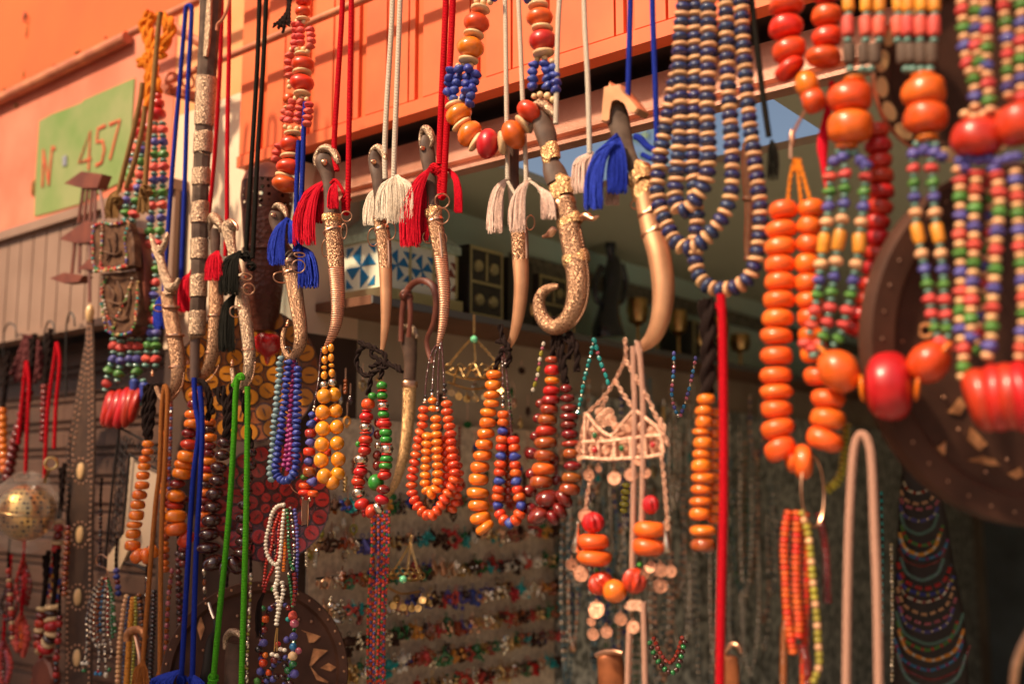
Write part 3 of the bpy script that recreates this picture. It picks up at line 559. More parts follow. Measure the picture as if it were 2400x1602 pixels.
# sword
T = Thing('long_sword', 'long dark scabbard sword with engraved silver bands at left', 'sword', P(490, 0, 0))
L = [(500, -60, 25), (495, 0, 25), (489, 100, 23), (483, 200, 22), (478, 300, 20), (472, 400, 19), (468, 500, 18.5), (467, 600, 18.5), (465, 700, 18.5), (461, 780, 18.5)]
def ctr(y):
    for a, b in zip(L, L[1:]):
        if a[1] <= y <= b[1]: t = (y - a[1]) / (b[1] - a[1]); return tuple(a[i] + (b[i] - a[i]) * t for i in range(3))
T.part('scabbard', wtube(MB(), L, 0, 5, 8, .6), 'dkw', smooth=True, ang=25)
for y0, y1 in ((185, 290), (315, 355), (398, 432), (478, 520), (563, 605), (648, 693), (733, 782)):
    a, b, c = ctr(y0), ctr((y0 + y1) / 2), ctr(min(y1, 780)); T.part('silver_band', wtube(MB(), [(a[0], y0 - 2, a[2] + .5), (a[0], y0, a[2] + 2.2), (b[0], b[1], b[2] + 1.8), (c[0], y1, c[2] + 2.2), (c[0], y1 + 2, c[2] + .5)], 0, 4, 16, .64), 'ssc')
T.part('silver_mount', MB().prism([P(x, y, -.0150) for x, y in ((468, -40), (494, -40), (492, 60), (487, 110), (483, 132), (476, 134), (470, 125), (466, 90), (467, 30))], NN * .006, .0015), 'ssc')
T.part('blade_tongue', wtube(MB(), [(459, 782, 13), (457, 800, 11.5), (456, 885, 11), (455, 889, 9)], 0, 4, 14, .6), mat('brown_leather', (.12, .06, .04), .5, col2=(.09, .045, .03), ns=30))
T.part('hook', MB().tube(path([(538, -12), (533, 20), (522, 45), (510, 58), (508, 72)], -.03), .0035, 8), 'pol')
# ================================================================ CORDS AND TASSELS
def tcord(label, cords, r, mc, tas, mt, knots=(), off=0, n=120, loops=(), tr=1.1):
    T = Thing('tasselled_cord', label, 'cord', P(cords[0][0][0], cords[0][0][1], off), 'coloured cords tied to the daggers')
    for c in cords: T.part('cord', MB().tube(path(c, off, 8), r * S(P(c[1][0], c[1][1], off)), 10), mc)
    for a in tas: T.part('tassel', tassel(MB(), a[0], a[1], a[2], a[3], a[4], off + (a[5] if len(a) > 5 else 0), n, tr, a[6] if len(a) > 6 else .35), mt)
    for k in knots: T.part('knot', knotball(MB(), k[0], k[1], k[2], off, 2.4), mc)
    for l in loops: T.part('knot', MB().tube(path(l[1:], off, 8), l[0] * S(P(l[1][0], l[1][1], off)), 8), mc)
    return T
tcord('blue cord looped over the upper rail with tassel behind the forked dagger', [[(437, 16), (434, 40), (420, 210), (404, 400), (388, 625), (384, 700)], [(437, 16), (446, 14), (449, 40), (440, 210), (434, 400), (425, 655)]], 5.2, 'Cblu', [(385, 690, 376, 768, 16)], 'Tblu', off=.04, n=70)
tcord('thin red cord running behind the tall sword with tassel at its left', [[(520, -30), (519, 60), (514, 190), (500, 400), (480, 560), (448, 640)], ], 5, 'Cred', [(450, 638, 434, 728, 16)], 'Tred', off=.045, n=120)
tcord('straight red cord ending in the red tassel of the copper dagger by the sword', [[(537, -30), (537, 100), (533, 300), (532, 518)], [(532, 518), (530, 560), (528, 600)]], 5, 'Cred', [(510, 590, 502, 655, 20, -.03)], 'Tred', off=.01, n=160)
tcord('pair of black cords with long black tassels at the silver dagger', [[(609, -30), (603, 150), (588, 400), (576, 600)], [(625, -30), (617, 150), (604, 360), (592, 605)]], 5.4, 'Cblk', [(563, 590, 536, 688, 22, -.02), (550, 690, 530, 820, 18, .01)], 'Tblk', knots=[(582, 602, 15), (588, 625, 13), (570, 600, 10)], n=190)
tcord('blue cord pair hanging behind the red bead necklace with blue tassels', [[(716, 240), (712, 300), (709, 400), (702, 590)], [(700, 330), (696, 420), (692, 590)]], 5.8, 'Cblu', [(672, 512, 648, 618, 18, -.015, .1), (698, 575, 722, 672, 24, .01), (676, 515, 688, 570, 12, -.01)], 'Tblu', knots=[(697, 575, 8)], n=150, loops=[(3, (700, 590), (690, 570), (674, 512))])
tcord('pair of bright red cords with red tassels at the rounded pommel', [[(804, -30), (800, 60), (790, 220), (783, 350), (790, 400)], [(824, -30), (822, 100), (818, 300), (816, 440), (814, 500)], [(814, 500), (807, 496), (806, 470)]], 6.3, 'Cred',
  [(760, 425, 713, 570, 26, -.008, .15), (760, 440, 748, 520, 20, .01), (786, 430, 780, 488, 12, -.02)], 'Tred', knots=[(811, 467, 13)], n=200, loops=[(4, (810, 465), (800, 440), (786, 422), (775, 430)), (4, (775, 430), (765, 425), (755, 432))])
tcord('pair of white ribbed cords with wide white fringe tassels', [[(921, -30), (918, 60), (907, 240), (902, 345), (903, 420)], [(939, -30), (936, 60), (929, 240), (925, 340), (923, 420)]], 6.3, 'Cwht', [(930, 412, 937, 520, 32, -.015, .6), (888, 440, 868, 525, 15, .012, .3), (925, 416, 900, 512, 20, -.012, .3)], 'Twht', n=300, tr=.85)
tcord('twin red cords with heavy red tassel and ring chain', [[(1046, -30), (1043, 60), (1033, 280), (1030, 385)], [(1062, -30), (1059, 60), (1050, 240), (1042, 400), (1039, 462)], [(1039, 462), (1032, 456), (1032, 400)]], 7.5, 'Cred',
  [(1008, 395, 962, 572, 22, -.02, .05), (1005, 400, 985, 560, 20, 0, .1), (1052, 398, 1074, 495, 8, .01, .3)], 'Tred', knots=[(1038, 425, 11), (1030, 402, 12), (1015, 398, 13)], n=230, loops=[(7, (1030, 395), (1018, 388), (1003, 402), (990, 430))])
tcord('pair of thin white cords dropping to pinkish tassels', [[(1183, -30), (1185, 60), (1188, 290), (1190, 420)], [(1214, -30), (1218, 60), (1226, 250), (1233, 400), (1232, 430)]], 5.6, 'Cwht', [(1190, 418, 1160, 542, 17, .02, .2), (1236, 425, 1212, 540, 18, -.02, .25), (1262, 440, 1285, 512, 16, -.03, .3)], 'Tpnk', n=150, knots=[(1238, 425, 10), (1268, 447, 8)], loops=[(4, (1235, 425), (1250, 430), (1272, 450), (1285, 470)), (4, (1190, 425), (1215, 460), (1235, 425))])
tcord('white cords beside the curled dagger with small pale tassel', [[(1314, -30), (1308, 60), (1305, 180), (1303, 290)], [(1368, -30), (1371, 60), (1378, 200), (1382, 360)]], 6.2, 'Cwht', [(1388, 358, 1362, 450, 22, .02, .5), (1428, 430, 1434, 480, 14, .03, .3)], 'Tpnk', n=150, off=-.02)
tcord('two blue cords with thick blue tassels on the brass dagger', [[(1478, -30), (1477, 30), (1472, 225)], [(1529, -30), (1530, 40), (1536, 200), (1540, 350)]], 6.6, 'Cblu', [(1445, 330, 1392, 485, 20, -.02, .2), (1450, 325, 1446, 450, 22, -.01, .2)], 'Tblu', n=170, off=-.01, tr=1.5, loops=[(8, (1545, 355), (1520, 345), (1500, 325), (1488, 320)), (9, (1405, 360), (1425, 340), (1450, 318)), (6, (1540, 350), (1530, 372), (1505, 362))])
tcord('dark cord falling behind the striped necklaces at upper right', [[(1758, -30), (1765, 30), (1785, 200), (1802, 320)]], 7, 'Cblk', [(1808, 330, 1812, 420, 14)], 'Tblk', n=40, off=-.03)
tcord('long bright red cord hanging in front at lower right', [[(1690, 690), (1694, 800), (1696, 1150), (1690, 1420), (1687, 1640)]], 10.5, 'Cred', [(1690, 700, 1688, 722, 8)], 'Tred', n=30, off=-.06)
tcord('orange cord pair hanging low at left over the amber necklace', [[(386, 902), (379, 960), (374, 1100), (362, 1210), (334, 1560)], [(386, 902), (393, 930), (388, 1050), (378, 1270), (375, 1580)]], 5.6, 'Corg', [(336, 1550, 330, 1640, 20), (376, 1560, 380, 1640, 16)], 'Corg', off=-.03, n=60)
tcord('royal blue cord pair with big blue tassel at the bottom left', [[(455, 885), (458, 950), (466, 1010), (452, 1130), (441, 1310), (423, 1620)], [(468, 905), (474, 990), (470, 1115), (459, 1310), (450, 1620)]], 6, 'Cblu', [(420, 1572, 380, 1680, 26, -.02, .75), (448, 1580, 470, 1680, 18)], 'Tblu', off=-.02, n=160, tr=1.6, knots=[(425, 1592, 14), (450, 1592, 12)])
tcord('bright green cord pair tied to the silver dagger tip', [[(570, 884), (558, 888), (552, 930), (549, 1010), (536, 1215), (516, 1420), (499, 1600)], [(580, 905), (580, 980), (577, 1200), (571, 1420), (565, 1640)]], 6.6, 'Cgrn', [(500, 1585, 496, 1660, 14)], 'Cgrn', off=-.025, n=60, loops=[(7.5, (548, 905), (558, 885), (566, 880), (567, 890))], knots=[(500, 1590, 12)])
tcord('pale pink cord loop hanging at lower right', [[(1983, 1640), (1986, 1400), (1990, 1230), (1998, 1085), (2006, 1035), (2019, 1017), (2034, 1032), (2043, 1085), (2049, 1230), (2056, 1400), (2060, 1640)]], 9.6, 'Cpnk', [(1983, 1640, 1983, 1700, 12)], 'Tpnk', off=-.06, n=20)
tcord('pale pink doubled cord behind the filigree pendant', [[(1484, 812), (1486, 900), (1488, 970), (1482, 1340)], [(1496, 800), (1503, 870), (1508, 985), (1504, 1240)], [(1476, 1460), (1473, 1540), (1470, 1640)], [(1508, 1410), (1510, 1500), (1513, 1640)]], 7, 'Cpnk', [(1490, 800, 1495, 830, 8)], 'Tpnk', off=-.03, n=20)
# ================================================================ NECKLACES
def neck(label, x, y, off=0, group='bead necklaces hanging in the front row', cat='necklace', name='necklace'): T = Thing(name, label, cat, P(x, y, off), group); T.off = off; return T
def put(T, spec, off=None, jit=.06):
    """explicit beads 'k x y r h [tilt deg] [doff]' split by ;"""
    off = T.off if off is None else off
    for it in spec.split(';'):
        it = it.split()
        if not it: continue
        kk = it[0]; x, y, r, h = map(float, it[1:5]); an = radians(float(it[5])) if len(it) > 5 else 0; d = float(it[6]) if len(it) > 6 else 0
        kind, mm, nm = K[kk]; c = P(x, y, off + d); s = S(c); vd = (c - CAM).normalized(); rx = vd.cross(ZZ).normalized()
        ax = (ZZ * cos(an) + rx * sin(an) + Vector((U(-jit, jit), U(-jit, jit), U(-jit, jit)))).normalized()
        q = ax.to_track_quat('Z', 'Y') @ Quaternion((0, 0, 1), U(0, 6.3)); T.inst(nm, bead_mesh(kind, mm, int(R() * 4)), c, q, (r * s, r * s, h * s)); T.n += 1
def seeds(T, pts, m='x', r=2.6, off=None, end=''):
    strand(T, pts, '%s%g/%g' % (m, r, r * .85), T.off if off is None else off, merge=True, cord=False, name='seed_bead_strand')
    if end: put(T, end)
def wool(T, *curves, r=5, m='Wblk', off=None, name='wool_tie'):
    mb = MB()
    for c in curves: yarn(mb, c, r, T.off if off is None else off)
    T.part(name, mb, m)
# --- red, orange and cream strand at upper left
T = neck('red orange and cream necklace with coral clusters in front of the orange fascia', 710, -20)
put(T, 't 712 -22 18 12;t 711 4 19 11;t 710 28 19 13;c 710 45 16 4;w 696 51 6 6;w 713 52 6 6;w 704 56 6 6;w 683 117 6 6 0 .008;w 697 116 7 7;w 712 116 7 7;w 722 120 6 6;c 708 128 19 5;t 710 151 27 18;c 708 170 23 5;t 708 195 29 20;c 708 220 21 5.5;w 693 231 7 7;w 708 231 7 7;w 719 233 6 6;w 669 297 6 6;w 680 301 7 7;w 696 302 7 7;w 709 301 6 6;c 687 313 22 5;t 682 338 27 19;c 680 366 23 6;t 678 391 31 19;c 668 415 25 6 15;t 669 432 33 19 10')
for cx, cy, dy, n in ((684, 58, 14.3, 5), (705, 57, 14.4, 4), (728, 70, 13, 4)): put(T, ';'.join('k %g %g 11.5 7.6 %g %g' % (cx + U(-1.5, 1.5) + 8 * (cx < 700), cy + i * dy, U(-8, 8), .0) for i in range(n)))
for cx, cy, dx in ((686, 239, -3), (706, 240, -2.6), (724, 246, -1.2)): put(T, ';'.join('k %g %g 12 8' % (cx + i * dx, cy + i * 14.5) for i in range(4)))
put(T, 'k 679 130 12 8 0 .03;k 677 146 12 8 0 .03;k 677 162 12 8 0 .03;k 679 178 12 8 0 .03;w 679 192 6 6 0 .03;w 678 204 6 6 0 .03;t 678 232 16 14 0 .03;k 668 262 11 8 0 .03;k 666 278 11 8 0 .03;k 655 342 12 8 0 .03;k 649 357 12 8 0 .03;k 646 373 12 8 0 .03;c 672 252 9 3 0 .03')
# tan/black yarn bunch at its left
T2 = Thing('yarn_tassel', 'small black yarn bunch hanging at the top left of the red and cream necklace', 'tassel', P(678, -20, 0)); 
mb = MB()
for i in range(16): a = U(-1, 1); yarn(mb, [(680 + U(-6, 6), -20), (676 + a * 4, 25), (668 + a * 14, 48), (662 + a * 24, 66 + U(-6, 14) - 12 * abs(a))], 2.6, -.01)
T2.part('strands', mb, 'Wblk')
# --- big U necklace
T = neck('large U shaped orange and cream necklace with two blue bead clusters', 1120, -20, off=-.02)
put(T, 'w 1117 3 7 7;w 1133 6 8 8;w 1149 5 8 8;b 1158 -4 11 9;b 1140 -14 11 9;c 1126 22 24 6 12;t 1117 54 31 23 12;c 1111 81 25 6 12;O 1103 112 33 25 10;c 1098 142 25 6.5 8;w 1087 153 8 8;w 1103 155 8 8;w 1073 154 6 6;w 1056 229 8 8;w 1068 234 8 8;w 1079 232 7 7;c 1066 246 24 7 -10;O 1075 268 33 24 -25;c 1082 292 26 7 -35;O 1101 314 34 26 -48;c 1115 333 26 8 -60;r 1143 337 36 27 -82;c 1176 335 28 9 -95;t 1204 316 36 27 60;c 1225 291 26 7 50;t 1240 262 32 22 35;w 1252 226 7 7;w 1266 222 8 8;w 1283 225 9 9;w 1296 234 8 8;w 1259 138 8 8;w 1277 137 8 8;w 1294 144 7 7;c 1274 125 27 7 -6;r 1272 96 33 26 -4;c 1271 67 26 6.5;t 1265 42 32 22;c 1261 14 25 7;b 1236 -2 11 10;b 1262 -8 11 9;w 1252 0 7 7')
for cx, cy, dx in ((1058, 164, -3), (1076, 162, -3.2), (1099, 162, -3), (1114, 174, -3.2)): put(T, ';'.join('b %g %g 13 10 %g %g' % (cx + i * dx + U(-2, 2), cy + i * 17 + U(-2, 2), U(-30, 30), U(-.01, .006)) for i in range(4 if cx < 1070 else 5)))
for cx, cy in ((1250, 152), (1278, 150), (1297, 160)): put(T, ';'.join('b %g %g 13 10 %g' % (cx + U(-2, 2) + i * 2 * (cx > 1260), cy + i * 17, U(-30, 30)) for i in range(4)))
# --- navy / peach striped strands
def striped(label, pts, r, off):
    r += 2.2
    T = neck(label, pts[0][0], pts[0][1], off, 'navy and peach striped necklaces'); strand(T, pts, 'n%g/12 p%g/6.6' % (r * 1.0, r * .97), off, name='bead'); finish(T)
striped('navy and peach necklace whose short inner loop ends highest', [(1609, -30), (1597, 62), (1593, 143), (1595, 215), (1596, 287), (1591, 354), (1586, 421), (1582, 459), (1593, 492), (1614, 488), (1634, 462), (1652, 430), (1660, 383), (1658, 250), (1660, 167), (1661, 67), (1660, -30)], 18.5, -.05)
striped('navy and peach necklace whose loop bulges out furthest left', [(1590, 150), (1580, 200), (1570, 250), (1560, 306), (1550, 350), (1545, 392), (1540, 440), (1545, 480), (1560, 520), (1578, 558), (1602, 580), (1628, 579), (1655, 558), (1688, 518), (1708, 478), (1716, 430), (1716, 354), (1709, 239), (1704, 143), (1703, 48), (1700, -30)], 18, -.045)
striped('navy and peach necklace reaching lowest with its curve above the red cord', [(1634, -30), (1632, 10), (1629, 81), (1631, 167), (1629, 249), (1625, 325), (1624, 383), (1628, 450), (1634, 510), (1631, 560), (1630, 610), (1638, 645), (1657, 668), (1680, 678), (1706, 678), (1730, 670), (1756, 650), (1772, 610), (1780, 560), (1783, 500), (1778, 445), (1768, 368), (1757, 287), (1749, 191), (1742, 96), (1738, 24), (1736, -30)], 17.5, -.04)
# --- short orange strand, upper right
T = neck('short orange resin necklace with a yellow amber drop at upper right', 1843, -20, -.06)
put(T, 'T 1844 -30 38 19;T 1843 15 41 19 5;T 1842 66 41 24;T 1850 119 41 23 -12;T 1851 161 39 18 -35;T 1936 -12 33 16;T 1938 38 35 22 4;T 1938 87 34 22;T 1930 135 41 20 12;O 1892 200 36 28 75;T 1906 236 30 26 70')
T.part('wire_hook', MB().tube(path([(1891, 255), (1870, 290), (1857, 318), (1853, 345), (1853, 372)], -.055), .0022, 6).lathe(P(1856, 325, -.055), ZZ, [(.001, -.012), (.005, 0), (.001, .012)], 10), 'cop')
# --- orange disc necklace
T = neck('long bright orange disc necklace hanging in front right of the striped ones', 1836, 470, -.05)
put(T, 'h 1836 492 34 21;h 1831 538 37 20;h 1829 579 37 20 -5;h 1828 620 36 20;h 1829 661 37 20;h 1826 703 38 21;h 1823 746 37 20;h 1820 787 37 20;h 1820 833 38 21;h 1818 879 38 20;h 1820 918 38 18;h 1820 958 37 20;h 1823 1003 40 22 -18;h 1828 1050 38 25 -32;h 1857 1078 30 17 78 .01;h 1883 1082 41 20 88;h 1933 1030 43 25 22;h 1940 980 42 24 8;h 1941 934 40 22 4')
put(T, 'h 1902 489 31 21 0 .01;h 1897 530 30 20 10 .01;h 1896 572 30 21 15 .01;h 1893 618 30 22 5 .01;h 1894 662 31 21 0 .01;h 1897 704 31 20 0 .01;h 1899 745 31 20 0 .01;h 1903 786 32 20 0 .01;h 1910 830 34 20 0 .01;h 1922 880 38 22 0 .01')
wool(T, [(1862, 372), (1852, 420), (1846, 478)], [(1868, 372), (1872, 420), (1878, 475)], [(1872, 372), (1885, 420), (1900, 472)], [(1860, 372), (1872, 385), (1862, 400), (1870, 380)], r=4, m='Worg', name='orange_yarn')
T.part('pendant_ring', MB().ring(P(1905, 1150, -.05), Vector((.5, -1, 0)), .046, .0016, 30, 6, .42, ZZ), 'cop')
# --- multi strand tribal necklace (two arms meeting in a giant bead)
def tribal(T, pts, off, start=0, rs=1.0):
    sp = ['s9.5/6.5', 'k16/11.5', 's9.5/6.5', 'l15/11', 's9.5/7', 'N15/12', 's10/7', 'P17/12', 's9.5/7', 'y15/25', 's9.5/7', 'P17/13', 's9.5/7', 'N15/12', 's9.5/7', 'l15/11', 's9.5/7', 'k17/12']
    strand(T, pts, ' '.join(sp), off, name='bead')
T = neck('heavy tribal necklace with giant red centre bead and orange tube beads', 1992, -20, -.075)
put(T, 'T 1992 230 51 34;T 1993 299 53 37;O 2002 189 26 9;O 1984 343 26 8;T 2165 217 50 35;T 2170 277 51 34;O 2163 178 28 9;O 2173 324 27 8;t 1966 869 56 46 52;O 1936 832 34 8 50;O 2021 910 35 8 84;R 2083 905 82 49 90;O 2150 905 37 8 97;t 2177 848 54 46 -42;O 2212 822 31 9 -50')
for x in (1988, 2030, 2062, 2105, 2128, 2158, 2190):
    d = (2 if x < 2080 else -3); put(T, 'y %g 6 14 23;s %g 35 10 7;j %g 62 15 24;s %g 95 10 8;J %g 126 15 25;s %g 163 11 9' % (x, x + 1, x - 1, x - 1, x + (2002 - x) * .2 if x < 2080 else x + (2160 - x) * .2, x + (2002 - x) * .35 if x < 2080 else x + (2160 - x) * .35))
put(T, 's 1968 356 11 9;s 1985 357 11 9;s 2003 358 11 9;N 1957 378 15 12;N 1978 368 15 12;N 2018 376 15 12;N 2030 388 15 12;s 2150 338 11 9;s 2175 336 11 9;s 2192 340 11 9;N 2142 362 16 13;N 2168 352 16 13;N 2190 358 16 13;N 2208 368 15 12')
tribal(T, [(1944, 392), (1944, 460), (1938, 520), (1931, 570), (1924, 620), (1917, 680), (1910, 730), (1900, 770), (1893, 800)], -.075)
tribal(T, [(1980, 385), (1979, 460), (1970, 540), (1960, 610), (1952, 670), (1945, 730), (1933, 780), (1920, 815)], -.08)
tribal(T, [(2030, 392), (2025, 470), (2018, 530), (2012, 590), (2003, 640), (1995, 690), (1983, 740), (1970, 785), (1950, 815)], -.075)
tribal(T, [(2140, 372), (2143, 440), (2146, 500), (2152, 550), (2161, 600), (2171, 650), (2178, 700), (2186, 745), (2200, 800)], -.075)
tribal(T, [(2182, 372), (2187, 440), (2191, 500), (2199, 550), (2206, 600), (2211, 650), (2213, 700), (2217, 745), (2224, 805)], -.08)
put(T, 'k 1888 806 17 13;k 1903 818 16 12;k 1920 806 17 13;s 1925 818 12 9;s 1908 832 12 9;k 2205 800 17 13;k 2222 812 16 13'); finish(T)
T = neck('multicoloured bead strands with a giant coiled red pendant at the right edge', 2290, -20, -.09)
put(T, 'R 2290 325 60 42 4;R 2392 290 58 45 -10;R 2300 937 76 34 78;R 2334 932 80 34 82;R 2368 929 82 34 84;R 2400 929 84 34 86;R 2432 930 82 30 90')
def four(T, pts, off, r=17): r = r * U(1.0, 1.12); h = U(11.5, 13.5); sp = ['P%g/%g k%g/%g' % (r * .78, h * .76, r, h), 'P%g/%g l%g/%g' % (r * .78, h * .76, r * .96, h), 'P%g/%g N%g/%g' % (r * .78, h * .76, r * .98, h)]; i = int(R() * 3); sp = sp[i:] + sp[:i]; strand(T, [(x + U(-4, 4), y) for x, y in pts], ('k%g/%g ' % (r, U(2, 14)) if R() < .6 else '') + ' '.join(sp * 8), off)
for i, c in enumerate(([(2247, 415), (2250, 477), (2251, 560), (2249, 640), (2251, 707), (2250, 765), (2262, 820), (2258, 890)], [(2290, 400), (2286, 490), (2285, 580), (2280, 655), (2274, 740), (2277, 800)],
    [(2338, 400), (2347, 477), (2337, 566), (2331, 655), (2326, 732), (2320, 790), (2308, 850)], [(2380, 395), (2388, 490), (2390, 600), (2398, 732), (2392, 850)],
    [(2255, -20), (2258, 64), (2264, 120), (2272, 160), (2282, 200), (2284, 270)], [(2309, -20), (2311, 77), (2312, 150), (2318, 220), (2322, 275)], [(2352, -20), (2358, 90), (2360, 166), (2366, 240)], [(2394, -20), (2392, 90), (2392, 170), (2396, 240)], [(2284, -20), (2286, 64), (2292, 130), (2300, 170)])):
    four(T, c, -.09 - .004 * (i % 3), 17)
put(T, 'N 2252 378 16 12;N 2272 372 17 13;N 2296 376 16 12;N 2318 374 16 13;N 2340 380 16 12;N 2362 372 15 12;N 2384 368 16 12;N 2262 395 15 11;N 2330 396 15 11;P 2262 268 13 10;P 2284 274 13 10;P 2306 268 13 10;P 2330 262 13 10;N 2300 258 16 12 0 .01;P 2244 398 13 9')
for c in ([(2318, 400), (2320, 500), (2308, 620), (2300, 740), (2292, 840)],): four(T, c, -.04, 13)
finish(T)
T = neck('glossy dark red bead strand hanging between the two tribal arms', 2055, 290, -.03)
strand(T, [(2052, 290), (2060, 360), (2064, 420), (2066, 464), (2056, 510), (2056, 560), (2054, 600), (2044, 650), (2034, 700), (2020, 742), (2004, 768), (1996, 800)], 'R30/19', -.03)
T.part('red_silk', wtube(MB(), [(1950, 190, 6), (1942, 250, 8), (1934, 290, 9), (1928, 340, 13), (1930, 380, 8), (1936, 430, 5), (1944, 480, 3)], -.03, 5, 10, .6), 'Tred')
# --- far left multi strand with orange wool
T = neck('thick multi strand necklace on an orange wool knot at the left rail', 365, 38, .10)
wool(T, [(352, 30), (335, 55), (340, 80), (352, 120), (348, 160), (345, 260)], [(362, 34), (350, 60), (360, 100), (358, 150), (366, 225)], [(375, 34), (400, 50), (402, 75), (385, 110), (362, 140), (372, 215)], [(380, 40), (392, 70), (380, 100), (368, 120)], [(350, 120), (372, 130), (385, 124)], [(350, 130), (335, 138), (328, 146)], [(352, 134), (338, 146), (330, 158)], r=9, m='Worg', name='orange_wool')
wool(T, [(352, 150), (352, 200), (350, 250)], [(362, 150), (362, 190), (366, 220)], r=8, m='Worg', name='orange_wool')
put(T, 'R 371 225 9 7;R 371 243 15 10;R 368 268 21 13;R 330 268 13 9;R 329 289 15 9;R 323 314 15 10;R 350 300 14 10')
for c in ([(324, 328), (315, 360), (308, 400), (301, 440), (297, 480), (293, 522)], [(338, 300), (333, 350), (330, 400), (325, 440), (318, 480), (310, 528)], [(363, 285), (363, 340), (362, 400), (360, 440), (356, 490), (352, 540), (347, 600), (352, 660), (350, 720), (353, 780), (345, 830), (340, 872)],
          [(381, 285), (383, 340), (383, 400), (381, 450), (378, 520), (370, 570), (366, 640), (362, 700), (366, 760), (366, 820), (365, 870)], [(266, 790), (266, 838), (258, 861), (253, 884), (248, 912), (244, 930)], [(283, 795), (284, 838), (280, 870), (274, 905)], [(305, 790), (306, 830), (304, 851), (302, 876)], [(324, 790), (324, 830), (320, 860), (322, 885)]):
    strand(T, c, 's9/6 k12.5/10 s9/6 N12/9.5 s9/6 l12.5/10', .10)
put(T, 'q 314 910 12 22 4;q 337 918 12 22 4;s 313 884 8 6;s 336 892 8 6;s 312 938 8 6;s 333 946 8 6;R 254 957 44 14 -76;R 270 957 49 15 -76;R 287 956 50 15 -77;R 303 955 48 14 -78;R 317 950 42 12 -80;r 322 936 20 14 -60'); finish(T)
# --- LOWER ROW ---------------------------------------------------------------
T = neck('four strand necklace in grey, royal blue and magenta clay beads', 670, 826)
strand(T, [(661, 833), (656, 851), (654, 889), (650, 928), (648, 958), (643, 992), (641, 1030), (638, 1068), (633, 1101), (637, 1130)], 'e9/7')
strand(T, [(677, 842), (674, 877), (670, 915), (668, 948), (661, 984), (659, 1012), (652, 1045), (649, 1076), (646, 1101), (654, 1120), (669, 1126), (684, 1116), (693, 1096), (694, 1068), (695, 1030), (696, 979), (697, 928), (698, 889), (698, 855)], 'b10.5/7', -.004)
strand(T, [(687, 840), (684, 902), (680, 953), (678, 1004), (674, 1043), (668, 1081), (661, 1100)], 'm7.5/6', .004); strand(T, [(684, 1000), (681, 1060), (675, 1108)], 'm7.5/6', -.002)
strand(T, [(692, 846), (689, 900), (687, 960), (685, 1010)], 'N7/6', .01)
seeds(T, [(672, 812), (664, 822), (661, 832)]); seeds(T, [(674, 812), (677, 826), (678, 840)]); seeds(T, [(678, 812), (690, 830), (698, 852)]); finish(T)
T.part('loose_thread', MB().tube(path([(662, 1118), (675, 1130), (690, 1150), (706, 1158)], 0), .0009, 4), 'cop')
T = neck('round glossy amber bead necklace beside violet and rust beads', 768, 808)
put(T, 'a 762 820 7.5 10;a 761 843 7.5 10;a 760 861 7 5;a 760 879 8 10;i 759 902 10 9;a 760 928 18.5 18.5;a 757 966 18.5 18.5;a 757 1004 18.5 18.5;a 755 1041 18.5 18.5;a 753 1078 18.5 18.5;a 760 1115 18.5 18.5;a 779 1130 17.5 17.5 0 .012;a 776 815 7.5 10;a 776 838 7.5 10;a 777 856 7 5;a 778 874 8 10;i 779 896 10 9;a 783 924 17 17 0 .02;a 786 962 17.5 17.5 0 .02;a 789 1000 17.5 17.5 0 .02;a 790 1038 17.5 17.5 0 .02;a 793 1076 18 18 0 .02;a 792 1109 17 17 0 .02')
put(T, 'S 737 953 4 4;S 735 961 4 4;b 732 972 9 8;b 730 993 12 10;u 728 1015 14 11;N 728 1036 12 10;T 725 1058 15 10;N 724 1080 12 11;u 725 1105 16 12;N 732 1129 12 11;l 712 1117 8 8 0 .01;T 715 1138 15 7 12;T 715 1153 17 7;T 734 1156 13 8;S 710 1166 4 5;S 726 1169 4 5;r 745 984 9 9 0 .02;T 768 1060 9 9 0 .03')
seeds(T, [(756, 812), (751, 838), (747, 889), (739, 933), (737, 950)], 'X'); seeds(T, [(768, 805), (768, 812), (764, 818)], 'x'); finish(T)
T.part('locket', MB().box(P(716, 1200, 0), EX * .0075, ZZ * .024, NN * .003), 'sil'); T.part('locket_wire', MB().tube(path([(709, 1170), (707, 1200), (708, 1230)], 0), .001, 5).tube(path([(722, 1172), (723, 1205), (721, 1232)], 0), .001, 5), 'cop')
T = neck('red and green bead necklace with silver caps tied with black yarn', 893, 800)
put(T, 'T 863 946 16 12;r 859 976 17 12;i 857 1000 15 10;d 857 1014 14 3;r 857 1030 17 12;r 855 1055 16 12;i 846 1076 18 12;r 845 1104 17 12 -4;r 840 1128 17 12;i 840 1154 16 12;r 848 1180 18 13 -18;r 869 1197 17 13 -70;i 886 1190 15 10 60;r 895 1170 17 12 10;E 898 1146 17 11;g 881 1130 19.5 19.5;r 901 1113 17 11 -8;G 904 1091 16 8;G 906 1075 15 8;i 907 1052 16 12;G 905 1030 14.5 8;G 904 1013 15 9;r 900 993 18.5 12;g 899 971 14 10;i 898 950 14 9;g 896 927 13 10;g 895 903 13 10;g 873 928 11 9')
put(T, 'd 896 915 12 2.5;d 897 939 12 2.5;d 899 959 13 2.5;d 901 982 14 2.5;d 903 1004 14 2.5;d 906 1041 14 2.5;d 906 1064 13 2.5;d 904 1083 13 2.5;d 902 1101 13 2.5;d 860 962 12 3;d 858 988 13 2.5;d 856 1042 14 2.5;d 848 1091 13 2.5;d 841 1116 14 3;d 842 1141 13 2.5;E 886 990 10 11 0 .02;E 885 1018 10 11 0 .02;i 886 1043 9 8 0 .02;E 884 1066 11 11 0 .02;E 884 1090 11 12 0 .02;g 839 1040 6 7 0 .02')
